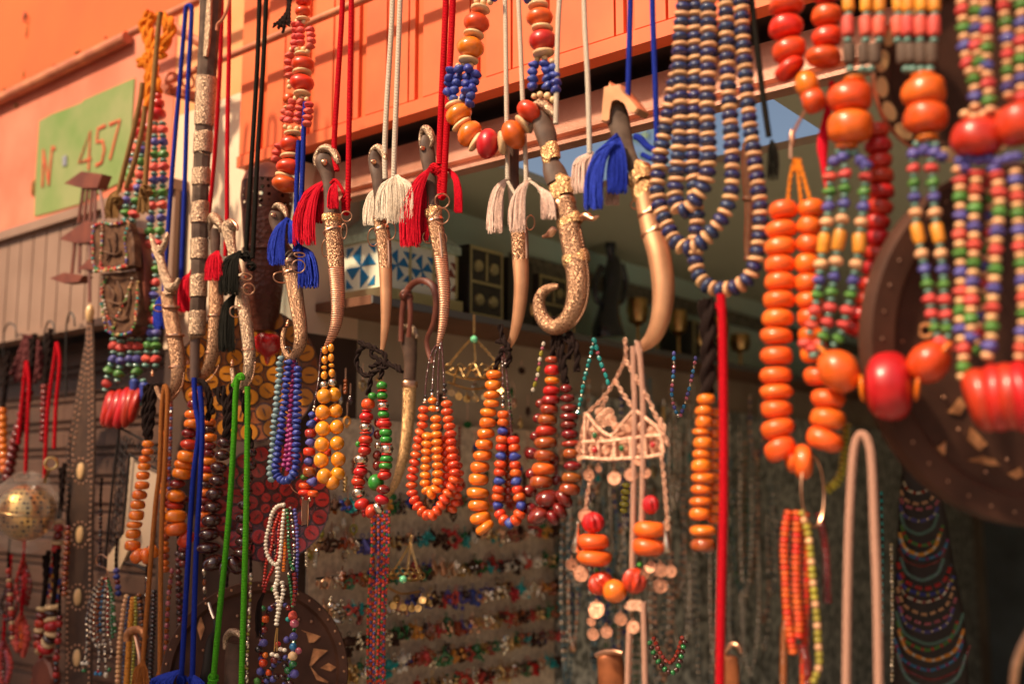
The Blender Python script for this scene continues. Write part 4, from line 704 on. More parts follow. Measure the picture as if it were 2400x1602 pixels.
wool(T, [(884, 820), (862, 808), (842, 822), (836, 850), (848, 874), (866, 880)], [(866, 880), (890, 864), (905, 858), (898, 848), (868, 860)], [(884, 820), (900, 828), (908, 850), (925, 858), (936, 868)], [(870, 870), (868, 895), (862, 925)], [(892, 845), (895, 870), (890, 888)], [(842, 800), (866, 812), (884, 818)], [(875, 812), (870, 830), (886, 840), (895, 852)], [(936, 868), (934, 860), (941, 872)], r=5.5)
T = neck('coral orange multi strand necklace on black seed bead strings', 1027, 806)
strand(T, [(994, 950), (992, 975), (989, 1002), (983, 1020), (980, 1040), (974, 1073), (968, 1106), (965, 1132), (967, 1158), (978, 1183), (993, 1201), (1010, 1208), (1026, 1195), (1039, 1174), (1052, 1152), (1062, 1130), (1066, 1108), (1062, 1080), (1058, 1050), (1056, 1017), (1052, 990), (1048, 965), (1047, 940)], 'C14/9.3')
strand(T, [(1052, 1018), (1066, 1070), (1075, 1105), (1074, 1140), (1068, 1175), (1055, 1200)], 'C12.5/9', .02)
strand(T, [(1022, 972), (1022, 1000), (1024, 1030), (1025, 1060), (1026, 1100), (1025, 1130), (1018, 1152), (1005, 1155), (997, 1135), (998, 1100), (1000, 1060), (1003, 1015)], 'O14/9.4', -.006)
strand(T, [(1036, 1020), (1044, 1060), (1047, 1100), (1044, 1140), (1034, 1176)], 'C12/9', .012); put(T, 'O 1014 938 12 8;O 1014 957 11 8')
for c in ([(1029, 800), (1012, 826), (1003, 864), (998, 902), (996, 940)], [(1031, 800), (1020, 830), (1015, 880), (1013, 928)], [(1033, 800), (1030, 830), (1027, 877), (1026, 962)], [(1035, 800), (1037, 830), (1040, 880), (1042, 930)]): seeds(T, c, 'X')
put(T, 'S 997 938 5 5;x 998 928 5 4;D 996 943 7 2;S 1013 924 5 5;x 1012 915 5 4;S 1026 958 6 6;x 1026 948 5 4;D 1043 931 8 2;x 1042 915 6 6;x 1042 902 5 5'); finish(T)
T = neck('flat orange disc necklace paired with rust and blue clay strands', 1178, 812)
put(T, 'o 1158 878 19 10;o 1156 902 19.5 12;o 1153 925 19.5 9;o 1152 945 19.5 9;o 1145 966 20 10;o 1143 990 20.5 12;o 1139 1015 20.5 12;o 1135 1041 22 12;o 1131 1067 22.5 12;o 1125 1094 23.5 13;o 1122 1123 24 14;o 1120 1155 27 13;o 1122 1184 25 14;o 1126 1213 26 14 -12;o 1136 1235 24 12 -35')
strand(T, [(1180, 962), (1179, 1000), (1176, 1041), (1173, 1089), (1170, 1130), (1167, 1160), (1168, 1190), (1178, 1215), (1196, 1226), (1214, 1212), (1222, 1185), (1216, 1160), (1211, 1130), (1208, 1095), (1206, 1050), (1202, 1020)], 'T14.5/9.5 T14.5/9.5 b13/11')
strand(T, [(1190, 1000), (1195, 1060), (1194, 1120), (1190, 1180)], 'u12/9', .02); strand(T, [(1188, 900), (1194, 950), (1200, 1000)], 'v5/5 x5/4', .02, merge=True)
seeds(T, [(1176, 812), (1178, 860), (1179, 925)], 'X'); seeds(T, [(1180, 812), (1186, 860), (1190, 910), (1200, 1030)], 'X'); put(T, 'S 1179 930 5 5;x 1179 940 5 4;S 1179 950 5 5'); finish(T)
wool(T, [(1172, 760), (1178, 790), (1190, 812), (1176, 824), (1165, 850), (1160, 868)], [(1186, 815), (1195, 835), (1186, 860)], [(1165, 800), (1180, 800), (1196, 820)], r=6)
T = neck('polished dark red bead necklace hanging from the curled dagger', 1300, 750)
put(T, 'u 1294 843 17 8;R 1294 867 18 12;o 1294 892 18 9;R 1292 915 20 10;u 1291 936 21 11;u 1287 958 22 12;u 1283 983 24 13;R 1280 1009 25 12;u 1279 1037 27 14;u 1277 1067 26 13;T 1274 1098 28 15;u 1269 1129 28 15;E 1284 1168 30 22;E 1322 1168 26 16 50;E 1264 1207 32 20 -30;E 1296 1212 20 14 60;E 1312 1196 22 14 50')
put(T, 'E 1268 946 14 12 0 .02;E 1262 980 14 12 0 .02;E 1256 1022 15 12 0 .02;E 1247 1062 17 14 0 .02;E 1248 1110 17 14 0 .02;E 1240 1150 19 15 0 .02;E 1243 1192 19 15 0 .02;E 1298 1075 13 14 0 .02;E 1304 1125 14 13 0 .02')
put(T, 'E 1327 910 15 10;E 1330 933 18 10;E 1333 956 20 10;M 1334 976 21 9;E 1333 995 20 11;E 1335 1017 20 12;u 1339 1039 23 8;u 1340 1062 21 12;E 1342 1091 22 12;u 1340 1119 24 12;u 1335 1146 25 14')
wool(T, [(1300, 742), (1298, 780), (1295, 832)], [(1308, 745), (1312, 790), (1320, 840), (1326, 898)], [(1315, 760), (1340, 790), (1352, 820), (1352, 870)], [(1322, 790), (1340, 810), (1330, 840)], r=7); wool(T, [(1296, 745), (1305, 790), (1316, 860), (1325, 895)], r=7)
T = neck('orange disc strand hanging on dark wool beside the long red cord', 1652, 710, -.04)
put(T, 'o 1655 935 22 12;o 1650 962 21 11;o 1650 989 20 15;o 1644 1012 21 8;o 1648 1038 23 14;o 1645 1064 22 11;o 1644 1091 24 15;o 1648 1120 29 12;o 1645 1147 26 11;o 1643 1174 27 11;o 1641 1203 26 14;o 1648 1243 31 13;u 1649 1276 30 17')
put(T, ';'.join('o %g %g 15 11 0 .02' % (1673 + 2 * sin(i), 966 + i * 25) for i in range(11))); wool(T, [(1650, 705), (1655, 780), (1656, 850), (1654, 925)], [(1660, 700), (1664, 780), (1662, 860), (1660, 920)], r=13)
T = neck('bunch of thin orange strands with one yellow strand at lower right', 1875, 1190, -.05)
for c, k_, o_ in (([(1850, 1195), (1842, 1230), (1838, 1290), (1841, 1350), (1843, 1405), (1848, 1456), (1856, 1508), (1861, 1540)], 't11/6.6', 0), ([(1868, 1195), (1868, 1250), (1866, 1320), (1868, 1405), (1873, 1456), (1872, 1500)], 't11/6.6', -.003), ([(1886, 1200), (1888, 1300), (1888, 1400), (1886, 1500), (1885, 1640)], 't10.5/6.4', .01),
                  ([(1878, 1195), (1893, 1245), (1900, 1300), (1907, 1380), (1914, 1440), (1918, 1507), (1920, 1558), (1905, 1600)], 'Y9/8 P9/9 Y9/8', -.008), ([(1920, 1200), (1928, 1240), (1936, 1300), (1938, 1360), (1940, 1420)], 'E10/6', .02), ([(1845, 1420), (1838, 1500), (1836, 1640)], 'u9/6', .01), ([(1880, 1510), (1892, 1560), (1896, 1640)], 'M12/6', .0)):
    strand(T, c, k_, -.05 + o_, merge=(k_[0] in 'uEM'))
finish(T)
T = neck('small yellow bead loop behind the orange disc necklace', 1980, 990, .0); strand(T, [(1985, 990), (1981, 1030), (1979, 1060), (1976, 1094), (1966, 1124), (1950, 1140), (1932, 1150)], 'Y12/6.5', 0)
# --- lower left
T = neck('matte orange bead strand hanging before the iron lattice frame', 345, 900, -.0)
put(T, 'o 347 1040 13.5 8;o 346 1058 13.5 8;o 339 1075 14 8;o 338 1093 15 9;o 335 1114 16 10;o 333 1137 17.5 10;o 327 1159 17.5 11;o 323 1182 17.5 11;o 320 1207 18 12;o 315 1229 18.5 8;o 312 1250 17.5 11;o 311 1277 19 12;o 323 1302 19 14 -45;o 342 1302 19 11 80;o 360 1290 17 11 60')
wool(T, [(350, 900), (352, 940), (344, 980), (346, 1030)], [(362, 900), (358, 950), (354, 990), (350, 1028)], [(344, 905), (338, 960), (342, 1020)], r=7)
T = neck('chunky amber and maroon necklace left of the blue cords', 460, 905)
put(T, 'o 460 925 19 9;M 456 947 17 11;o 452 970 19.5 10;o 452 992 21 11;E 444 1015 19 12;r 444 1041 21 13;o 438 1069 23 14 6;o 429 1089 22 10 14;o 426 1109 23 13 5;E 416 1133 20 11;O 412 1161 23 16;R 406 1184 24 8 8;o 410 1209 27 15;T 413 1239 26 16 -12;T 436 1262 22 16 -50 .02;E 430 1170 14 12 0 .03')
wool(T, [(462, 890), (480, 900), (492, 930), (498, 970)], [(470, 890), (488, 915), (490, 960), (486, 985)], r=6)
T = neck('mixed orange and dark brown disc strand behind the blue cord', 490, 975, .03); strand(T, [(490, 980), (491, 1030), (488, 1080), (483, 1140), (478, 1200), (474, 1240)], 'o16/9.5 Z16/9 o17/10 M17/9 M16/9 o17/10 R16/9', .03)
T = neck('very dark brown polished bead necklace behind the green cords', 530, 930, -.0)
put(T, 'B 526 1037 17 13;B 521 1066 18.5 13;B 513 1095 20.5 14;B 511 1125 20.5 14;B 503 1157 21 15;B 500 1187 21 14;B 496 1219 23.5 16;B 490 1251 25 15;B 488 1283 28 15;B 500 1318 26 19 -25;B 551 1322 26 18 55;B 527 1332 20 14 90')
put(T, 'B 590 1060 13 11 0 .02;B 588 1090 14 12 0 .02;B 580 1120 14 12 0 .02;B 578 1150 15 12 0 .02;B 572 1182 16 12 0 .01;B 570 1214 18 12 0 .01;B 573 1242 20 12;B 571 1268 21 12;B 569 1294 23 12')
wool(T, [(520, 905), (528, 940), (530, 980), (528, 1025)], [(545, 900), (540, 950), (536, 1000), (530, 1028)], [(560, 900), (575, 960), (588, 1050)], [(505, 910), (520, 940), (540, 960)], r=7)
# --- prayer strings under the blue necklace
T = neck('bundle of white, red and green prayer bead strings below the blue necklace', 668, 1178, .01)
def sm(c, sp, o=0): strand(T, c, sp, T.off + o, merge=True, cord=False)
strand(T, [(668, 1182), (650, 1186), (637, 1205), (630, 1235), (624, 1262), (624, 1288), (632, 1310), (646, 1322), (655, 1312), (658, 1285), (661, 1250), (664, 1215), (668, 1186)], 'W5.4/4.6', T.off, name='pearl')
for c, sp, o in (([(656, 1200), (642, 1240), (636, 1285), (624, 1320), (620, 1350), (616, 1376)], 'r4.4/3.8', .004), ([(662, 1195), (654, 1240), (652, 1290), (640, 1330), (626, 1360), (618, 1390)], 'r4.4/3.8', .008), ([(672, 1190), (676, 1230), (677, 1280), (682, 1320), (690, 1335)], 'v5/4.5', 0), ([(680, 1186), (686, 1230), (690, 1290), (686, 1330), (676, 1345)], 'S4/3.5 x4.5/4', .003), ([(690, 1190), (696, 1240), (697, 1300), (694, 1360), (692, 1400)], 'V5/4.5', .008), ([(665, 1190), (666, 1240), (668, 1290), (664, 1340)], 'o4.5/4', .006), ([(645, 1200), (636, 1240), (644, 1290), (652, 1330)], 'B4.5/4 S3.5/3', .01), ([(690, 1340), (692, 1380), (688, 1420)], 'M6/5', .004), ([(676, 1345), (682, 1380), (686, 1425)], 'v4/4', .01)): sm(c, sp, o)
strand(T, [(651, 1326), (650, 1360), (644, 1378), (650, 1400), (653, 1430), (649, 1450), (648, 1468)], 'W6.4/4.6', T.off - .004, name='pearl'); sm([(660, 1360), (664, 1385), (658, 1410), (654, 1430)], 'W6/4.6', -.002)
T.part('gold_chain', MB().tube(path([(649, 1470), (645, 1495), (643, 1525)], 0), .0016, 6).tube(path([(651, 1470), (650, 1495), (649, 1525)], 0), .0014, 6), 'bra'); put(T, 'W 638 1532 6.5 5;W 648 1535 6.5 5;W 658 1520 6 5;W 667 1522 6 5;H 652 1508 7 6')
T.part('brown_tassel', tassel(MB(), 618, 1390, 606, 1490, 7, T.off, 40, .8), 'Wblk')
T = neck('clump of large mixed coloured beads low in front of the wooden tray', 655, 1400, .05)
put(T, 'k 686 1442 11 11;f 690 1460 11 10;g 640 1380 6 6;V 688 1490 10 9;F 687 1514 9 9;f 700 1524 8 8;w 686 1536 11 11;v 687 1555 10 9;V 690 1578 11 10;B 655 1540 9 8;T 617 1552 10 8;V 618 1505 10 9;x 606 1520 9 8;E 644 1545 10 9;V 672 1498 8 8;v 675 1570 9 8;V 610 1572 9 9;T 622 1450 9 8;v 617 1425 7 7;B 648 1584 8 7;B 662 1584 8 7;O 622 1534 7 7;z 675 1450 6 6;E 620 1475 8 8;V 640 1590 8 8;l 603 1595 9 8;B 680 1600 9 8;T 630 1575 7 7;x 668 1560 7 7;v 612 1460 7 7;E 676 1424 7 7')
strand(T, [(660, 1410), (680, 1430), (690, 1470), (688, 1520), (680, 1580), (660, 1610)], 'B6/5 V6/5 v6/5', .06, merge=True); strand(T, [(655, 1410), (630, 1430), (615, 1480), (612, 1540), (620, 1600)], 'V7/6 B6/5 E6/5', .06, merge=True); strand(T, [(620, 1610), (640, 1560), (670, 1540), (690, 1560)], 'x7/6 V7/6', .055, merge=True)
# --- bead bundle lower left
T = neck('small bundle of shiny mixed bead bracelets hanging on a wire hook at lower left', 246, 1350, .05)
for i, (x0, x1, yb, sp) in enumerate(((236, 202, 1500, 'S4/3.4 B4.2/3.4'), (240, 210, 1490, 'W3.8/3.2 B4/3.4'), (243, 218, 1500, 'S3.6/3 u4/3.4'), (246, 226, 1505, 'u4/3.4 B4/3.4'), (248, 233, 1490, 'F4/3.4 x4/3.4'), (250, 240, 1510, 'W3.8/3.2 B4/3.4'), (253, 250, 1495, 'u4/3.4 S3.5/3'), (256, 260, 1500, 'v5/4.2'), (252, 266, 1485, 'v5/4.2 v5/4.2 W4.5/4'))):
    strand(T, [(246 + (i - 4), 1352), ((x0 + x1) / 2 + (i - 4), 1392), (x1 + 2, 1450), (x1 + 4, yb)], sp, .05 + .003 * (i % 3), merge=True, cord=False)
for c in ([(204, 1495), (202, 1530), (196, 1560)], [(232, 1500), (232, 1540), (230, 1570)], [(248, 1500), (246, 1530), (250, 1580)], [(258, 1495), (262, 1530), (254, 1545)], [(215, 1490), (228, 1515), (244, 1505)]): strand(T, c, 'B3.6/3 W3/3 S3/2.6', .05, merge=True, cord=False)
put(T, 'W 193 1553 5 5;W 203 1553 5 5;v 197 1570 7 5;F 225 1577 5 5;F 235 1578 5 5;r 230 1572 3 3;W 248 1580 5 8;v 256 1568 5 5')
T.part('hook_wire', MB().tube(path([(244, 1355), (252, 1340), (246, 1330), (228, 1322), (226, 1305), (238, 1298), (252, 1308)], .05), .0012, 6), 'cop')
# --- straight strands bottom left
for lab, c, sp in (('strand of tan wooden balls at the bottom left', [(298, 1392), (291, 1420), (286, 1460), (281, 1500), (277, 1560), (274, 1640)], 'P6.5/5.6'), ('strand of navy beads beside the tan wooden balls', [(304, 1395), (298, 1450), (293, 1520), (288, 1640)], 'n5.5/4.5'), ('strand of bright yellow discs at the bottom left', [(313, 1398), (308, 1440), (303, 1500), (299, 1560), (294, 1640)], 'y7/4'), ('strand of olive grey discs right of the yellow discs', [(318, 1396), (318, 1450), (314, 1520), (308, 1640)], 'Y5/4'), ('strand of tiger striped brown discs behind the horseshoe hilt', [(325, 1390), (330, 1430), (335, 1480), (330, 1520), (322, 1600)], 'u7/4 Z7/4'), ('long dark green bead strand beside the orange cords', [(362, 1380), (360, 1450), (356, 1530), (350, 1640)], 'x7/5 B7/5'), ('pinkish brown seed strand between orange and blue cords', [(404, 1330), (395, 1400), (391, 1470), (388, 1560)], 'f6/7 u6/6')):
    T = neck(lab, c[0][0], c[0][1], .06, 'straight bead strands at the bottom left'); strand(T, c, sp, .06, merge=(sp[0] != 'P')); finish(T)
# ================================================================ OTHER HANGING THINGS
M['lea'] = mat('brown_leather_bag', (.06, .022, .010), .65, spec=.25, col2=(.15, .07, .035), ns=38, nd=8, bump='noise', bs=70, bst=1.0)
M['stp'] = mat('dark_leather_strap', (.045, .022, .014), .6, col2=(.07, .035, .02), ns=30, bump='noise', bs=200, bst=.3)
M['bon'] = mat('bone_oval', (.72, .44, .20), .3, coat=.4)
M['rwd'] = mat('red_brown_wood', (.20, .05, .025), .5, col2=(.13, .03, .016), ns=20, bump='fiber', bs=200, bst=.2)
M['irn'] = mat('black_iron', (.02, .014, .012), .5, metal=.3)
M['mir'] = mat('pale_board', (.55, .40, .28), .5)
M['rgl'] = mat('red_glass', (.45, .008, .01), .08, coat=1)
# --- beaded leather pouch with tan cords
T = Thing('leather_pouch', 'brown leather amulet pouch edged with tiny coloured beads on tan braided cords', 'pouch', P(275, 520, .06))
def poly(T, name, pts, off, th, m, bev=.002, parent=None, label=None): return T.part(name, MB().prism([P(x, y, off) for x, y in pts], NN * th, bev), m, parent, label, ang=30)
poly(T, 'body', [(236, 640), (318, 634), (326, 700), (322, 760), (306, 782), (275, 788), (250, 775), (240, 720)], .06, .03, 'lea', .004)
poly(T, 'side_panel', [(310, 530), (326, 545), (338, 620), (340, 700), (332, 770), (306, 786), (322, 700), (316, 620)], .075, .03, 'rwd', .003)
fl = poly(T, 'flap', [(215, 527), (240, 520), (300, 520), (310, 560), (312, 622), (270, 632), (222, 628), (216, 580)], .04, .026, 'lea', .004)
cols = ['cor', 'grs', 'pch', 'pur', 'bra', 'wht', 'red', 'tur', 'cop']
def trim(T, pts, off, parent=None, r=3.2, step=5.2):
    mb = MB(); q = path(pts, off, 10); prev = None; s = S(q[0])
    for p in q:
        if prev is None or (p - prev).length > step * s:
            mb.cur = int(R() * len(cols)); mb.ball(p + Vector((U(-1, 1), U(-1, 1), U(-1, 1))) * s * 1.2, r * s * U(.7, 1.25), 7, 5); prev = p
    mb.cur = 0; T.part('bead_trim', mb, cols, parent)
trim(T, [(218, 530), (240, 523), (270, 525), (300, 520), (292, 560), (296, 600), (290, 622), (255, 628), (222, 625), (217, 580), (218, 530)], .035, fl); trim(T, [(240, 525), (238, 570), (235, 625)], .035, fl); trim(T, [(222, 636), (260, 632), (300, 622)], .035, fl, 4)
trim(T, [(240, 650), (238, 700), (246, 760), (258, 780), (285, 784), (312, 770), (320, 720), (322, 660)], .055); trim(T, [(250, 650), (240, 690), (262, 765), (275, 740), (295, 700), (310, 650)], .055); trim(T, [(322, 700), (318, 740)], .055)
for c in ([(378, 28), (372, 60), (360, 200), (348, 330), (340, 440)], [(334, 195), (328, 240), (310, 320), (290, 400), (278, 450)], [(340, 250), (334, 300), (318, 370), (296, 440)]): T.part('cord', MB().tube(path(c, .03), 6.2 * S(P(340, 300, .03)), 10), 'Ctan')
T.part('tassel', tassel(MB(), 282, 445, 262, 510, 14, .03, 60, 1.3), 'Ctan'); T.part('tassel', tassel(MB(), 340, 436, 335, 500, 13, .03, 60, 1.3), 'Ctan'); T.part('knot', knotball(MB(), 340, 448, 16, .02, 3), 'Ctan'); T.part('knot', knotball(MB(), 275, 470, 14, .02, 3), 'Ctan')
# --- wooden tiered ornament
T = Thing('wooden_rack', 'tiered reddish wooden ornament with slats hanging over the green number panel', 'ornament', P(205, 400, .12))
for pts in ([(150, 430), (190, 401), (240, 408), (228, 440), (192, 441)], [(138, 560), (200, 517), (245, 530), (226, 566), (176, 570)], [(182, 630), (218, 598), (260, 615), (240, 634)], [(115, 652), (150, 638), (196, 645), (184, 660), (150, 664)]): poly(T, 'shelf', pts, .11, .03, 'rwd', .001)
for a, b, c, d in ((196, 440, 184, 522), (206, 440, 197, 520), (216, 440, 210, 520), (224, 438, 222, 522), (232, 425, 245, 520), (176, 570, 168, 645), (188, 570, 186, 640), (210, 570, 214, 640), (210, 630, 210, 708)): T.part('slat', MB().tube(path([(a, b), (c, d)], .12), 4.4 * S(P(a, b, .12)), 4), 'rwd', ang=30)
# --- studded leather strap
T = Thing('studded_strap', 'long dark leather strap covered in brass studs and bone ovals', 'strap', P(208, 730, .14))
L_ = [(203, 745), (199, 800), (185, 880), (172, 960), (156, 1050), (154, 1200), (152, 1640)]; R_ = [(217, 745), (219, 800), (221, 900), (222, 1000), (221, 1055), (217, 1200), (213, 1640)]
poly(T, 'band', L_ + R_[::-1], .14, .004, 'stp', 0)
c = P(211, 731, .13); T.part('cap', MB().lathe(c, ZZ, [(.003, -.028), (.009, -.02), (.012, 0), (.009, .014), (.001, .022)], 16), 'bon')
def stud(mb, x, y, r=2.7): c = P(x, y, .139); mb.ball(c, r * S(c), 7, 5)
def lerpx(E, y):
    for a, b in zip(E, E[1:]):
        if a[1] <= y <= b[1]: return a[0] + (b[0] - a[0]) * (y - a[1]) / (b[1] - a[1])
mb = MB(); y = 750
while y < 1602:
    stud(mb, lerpx(L_, y) + 5, y); stud(mb, lerpx(R_, y) - 5, y)
    if y < 1080: stud(mb, lerpx(L_, y) + 12 + (y - 750) * .01, y + 5); stud(mb, lerpx(R_, y) - 13, y + 5)
    y += 13.5
ovs = [(190, 1103), (188, 1252), (183, 1398), (181, 1540)]
for x, y in ovs:
    for i in range(14): a = 2 * pi * i / 14; stud(mb, x + cos(a) * 21, y + sin(a) * 30)
T.part('stud', mb, 'cop', kind='stuff')
for x, y in ovs: c = P(x, y, .138); s = S(c); T.part('bone_oval', MB().lathe(c, -NN, [(14 * s, 0), (13 * s, 4 * s), (8 * s, 7 * s), (1e-5, 8 * s)], 20, 1.42, EX), 'bon')
# --- brown pierced lantern with red glass
m = mat('pierced_brown_metal', (.10, .028, .014), .4, metal=.4, col2=(.06, .018, .01), ns=40); n = m.node_tree; b = [x for x in n.nodes if x.type == 'BSDF_PRINCIPLED'][0]
v = n.nodes.new('ShaderNodeTexVoronoi'); v.inputs['Scale'].default_value = 62; v.inputs['Randomness'].default_value = .35; tc = n.nodes.new('ShaderNodeTexCoord'); n.links.new(tc.outputs['Object'], v.inputs['Vector'])
gt = n.nodes.new('ShaderNodeMath'); gt.operation = 'GREATER_THAN'; gt.inputs[1].default_value = .30; n.links.new(v.outputs['Distance'], gt.inputs[0]); n.links.new(gt.outputs[0], b.inputs['Alpha']); M['prc'] = m
T = Thing('hanging_lantern', 'tall brown pierced metal lantern with red glass bottom behind the blue tassels', 'lantern', P(628, 380, .18)); s = S(P(628, 600, .18))
def lp(y0, pr): c = P(628, y0, .18); return c, [(r * s, -(yy - y0) * s) for r, yy in pr]
c, pr = lp(400, [(6, 380), (30, 390), (52, 408), (60, 432)]); T.part('dome', MB().lathe(c, ZZ, pr, 28), 'rwd')
c, pr = lp(400, [(60, 433), (62, 470), (58, 500)]); T.part('pierced_band', MB().lathe(c, ZZ, pr, 28), 'prc')
c, pr = lp(400, [(58, 501), (53, 560), (50, 588), (54, 592), (54, 598), (48, 603), (44, 680), (38, 745), (30, 762), (26, 785)]); T.part('body', MB().lathe(c, ZZ, pr, 28), mat('lantern_brown', (.085, .022, .012), .4, metal=.3, bump='voro', bs=90, bst=.9))
c, pr = lp(800, [(24, 784), (33, 792), (34, 806), (26, 824), (8, 836), (4, 850), (1e-5, 856)]); T.part('glass', MB().lathe(c, ZZ, pr, 24), 'rgl')
# --- plates
def plate(name, label, x, y, r, off, base, pet, line, nrm, cat='plate', rim=None, n=16):
    c = P(x, y, off); s = S(c); R0 = r * s; T = Thing(name, label, cat, c)
    T.part('dish', MB().lathe(c, nrm, [(1e-5, -.006), (R0 * .45, -.004), (R0 * .8, .004), (R0, .012), (R0, .008), (R0 * .8, -.002), (1e-5, -.012)], 48), base)
    u = nrm.orthogonal().normalized(); v = nrm.cross(u)
    mb = MB(); ml = MB()
    for rr, rp, nn, hh in ((.86, .140, n, .008), (.60, .135, n - 5, .001), (.34, .13, 8, -.0025), (.13, .09, 4, -.0035)):
        for i in range(nn):
            a = 2 * pi * i / nn; p = c + (u * cos(a) + v * sin(a)) * rr * R0 + nrm * hh; tn = (nrm - (u * cos(a) + v * sin(a)) * (.12 if rr > .5 else .0)).normalized()
            ml.lathe(p, tn, [(rp * R0 * 1.06, -.003), (rp * R0 * 1.06, .0012), (1e-5, .0015)], 14); mb.lathe(p + tn * .0012, tn, [(rp * R0 * .9, 0), (rp * R0 * .9, .0012), (1e-5, .0014)], 14); ml.lathe(p + tn * .003, tn, [(rp * R0 * .5, -.001), (rp * R0 * .55, .0004), (1e-5, .0004)], 8, .14, v * cos(a) + u * sin(a) if 0 else (u * cos(a) + v * sin(a)))
    for rr, hh in ((.985, .0115), (.75, .0025), (.545, -.002), (.3, -.003)): ml.ring(c + nrm * hh, nrm, rr * R0, .0016, 64, 5)
    T.part('petal_pattern', mb, pet); T.part('line_pattern', ml, line); return T
M['yb'] = mat('ochre_glaze', (.33, .09, .01), .25, coat=.5, col2=(.22, .05, .006), ns=12); M['yp'] = mat('yellow_glaze', (.60, .21, .015), .25, coat=.6); M['dl'] = mat('dark_line_glaze', (.03, .01, .008), .3, coat=.4)
M['rb'] = mat('red_glaze', (.12, .008, .006), .25, coat=.6); M['rp'] = mat('scarlet_glaze', (.30, .012, .008), .25, coat=.6)
def tocam(x, y, off): return (CAM - P(x, y, off)).normalized()
plate('ceramic_plate', 'yellow and black petal patterned ceramic plate behind the silver dagger tips', 588, 876, 158, .20, 'yb', 'yp', 'dl', (tocam(588, 876, .2) + EX * .15 - NN * .2).normalized())
plate('ceramic_plate', 'deep red petal patterned ceramic plate behind the dark brown necklace', 636, 1178, 136, .16, 'rb', 'rp', 'dl', (tocam(636, 1178, .16) + EX * .1).normalized(), n=18)
M['dwd'] = mat('dark_polished_wood', (.085, .034, .02), .6, spec=.2, col2=(.05, .02, .012), ns=15, bump='fiber', bs=100, bst=.1)
M['inl'] = mat('bronze_inlay', (.70, .30, .12), .5, metal=.5, col2=(.30, .11, .04), ns=60)
def tray(label, x, y, rx, ry, off, nrm, figs, studs, rimw=.10, name='wooden_tray', tilt_up=None):
    c = P(x, y, off); s = S(c); R0 = ry * s; T = Thing(name, label, 'tray', c)
    T.part('disc', MB().lathe(c, nrm, [(1e-5, 0), (R0 * (1 - rimw * 1.3), .0), (R0 * (1 - rimw), .012), (R0 * .985, .014), (R0, .006), (R0, -.012), (1e-5, -.014)], 72), 'dwd')
    u = (ZZ - nrm * nrm.z).normalized(); rgt = u.cross(nrm).normalized()
    def at(px, py, h=.002):   # pixel laid onto the disc
        d = ray(px, py); t = nrm.dot(c + nrm * h - CAM) / nrm.dot(d); return CAM + d * t
    for f in figs: T.part('metal_inlay', MB().prism([at(px, py, .0012) for px, py in f], nrm * .0015), 'inl', smooth=False)
    mb = MB()
    for px, py in studs: mb.ball(at(px, py, .003), 3.6 * s, 7, 5)
    for i in range(40): a = 2 * pi * i / 40; mb.ball(c + (u * cos(a) + rgt * sin(a)) * R0 * (1 - rimw * .5) + nrm * .0135, 3.2 * s, 6, 4)
    T.part('nail_head', mb, 'cop', kind='stuff'); return T, at
tray('big dark wooden tray with bronze star inlays at the bottom', 600, 1580, 214, 214, .12, (tocam(600, 1580, .12)).normalized(),
  [[(705, 1475), (728, 1482), (752, 1490), (735, 1505), (724, 1505), (718, 1482)], [(735, 1518), (765, 1522), (768, 1524), (748, 1540), (730, 1560), (725, 1558)], [(726, 1558), (745, 1580), (770, 1596), (768, 1600), (742, 1592)], [(750, 1564), (770, 1552), (788, 1562), (775, 1572)], [(470, 1440), (480, 1470), (470, 1500), (462, 1470)], [(500, 1400), (530, 1395), (520, 1408)]], [(556, 1442), (476, 1523), (575, 1560), (520, 1420), (700, 1450), (730, 1455)])
def arcpts(cx, cy, r, a0, a1, k=10): return [(cx + r * cos(radians(a0 + (a1 - a0) * i / k)), cy + r * sin(radians(a0 + (a1 - a0) * i / k))) for i in range(k + 1)]
nr = (tocam(2390, 790, .0) * 1.0 + EX * .95).normalized()
T, at = tray('huge dark leather drum shield with bronze crescent inlays at the right edge', 2412, 805, 355, 425, .10, nr,
  [arcpts(2160, 1030, 62, 130, -10 + 40, 10) + arcpts(2175, 1000, 52, 40, 140, 8)[0:9], [(2222, 965), (2250, 930), (2262, 950), (2248, 972)], [(2268, 1030), (2275, 1000), (2300, 1025), (2312, 1040), (2295, 1055), (2282, 1045)], [(2265, 1078), (2300, 1068), (2330, 1075), (2342, 1090), (2320, 1090), (2290, 1082)], [(2300, 1170), (2330, 1160), (2365, 1175), (2350, 1192), (2318, 1190)], [(2056, 720), (2064, 680), (2076, 676), (2078, 710), (2066, 750), (2058, 748)], [(2360, 1110), (2390, 1095), (2398, 1112), (2380, 1122)]],
  [(2122, 548), (2085, 640), (2072, 805), (2115, 800), (2140, 1010), (2246, 1005), (2212, 930), (2213, 1046), (2190, 1090), (2275, 1147), (2310, 1105), (2360, 1076), (2232, 1128), (2080, 860)], rimw=.15, name='drum_shield')
for x, y in ((2098, 590), (2170, 775)): c = at(x, y, .004); mb = MB(); [mb.ball(c + (ZZ * cos(a) + EX * sin(a)) * .008, .0035, 6, 4) for a in [2 * pi * i / 9 for i in range(9)]]; T.part('rosette', mb, 'inl')
c = P(2255, 168, .02); s = S(c); nq = (tocam(2255, 168, .02) + EX * .4).normalized(); T = Thing('round_mirror', 'round dark mirror edged with cream bone scallops at upper right', 'mirror', c); R0 = 205 * s
T.part('disc', MB().lathe(c, nq, [(1e-5, 0), (R0 * .8, 0), (R0 * .84, .008), (R0, .006), (R0, -.008), (1e-5, -.01)], 60), 'dwd')
u = nq.orthogonal().normalized(); v = nq.cross(u)
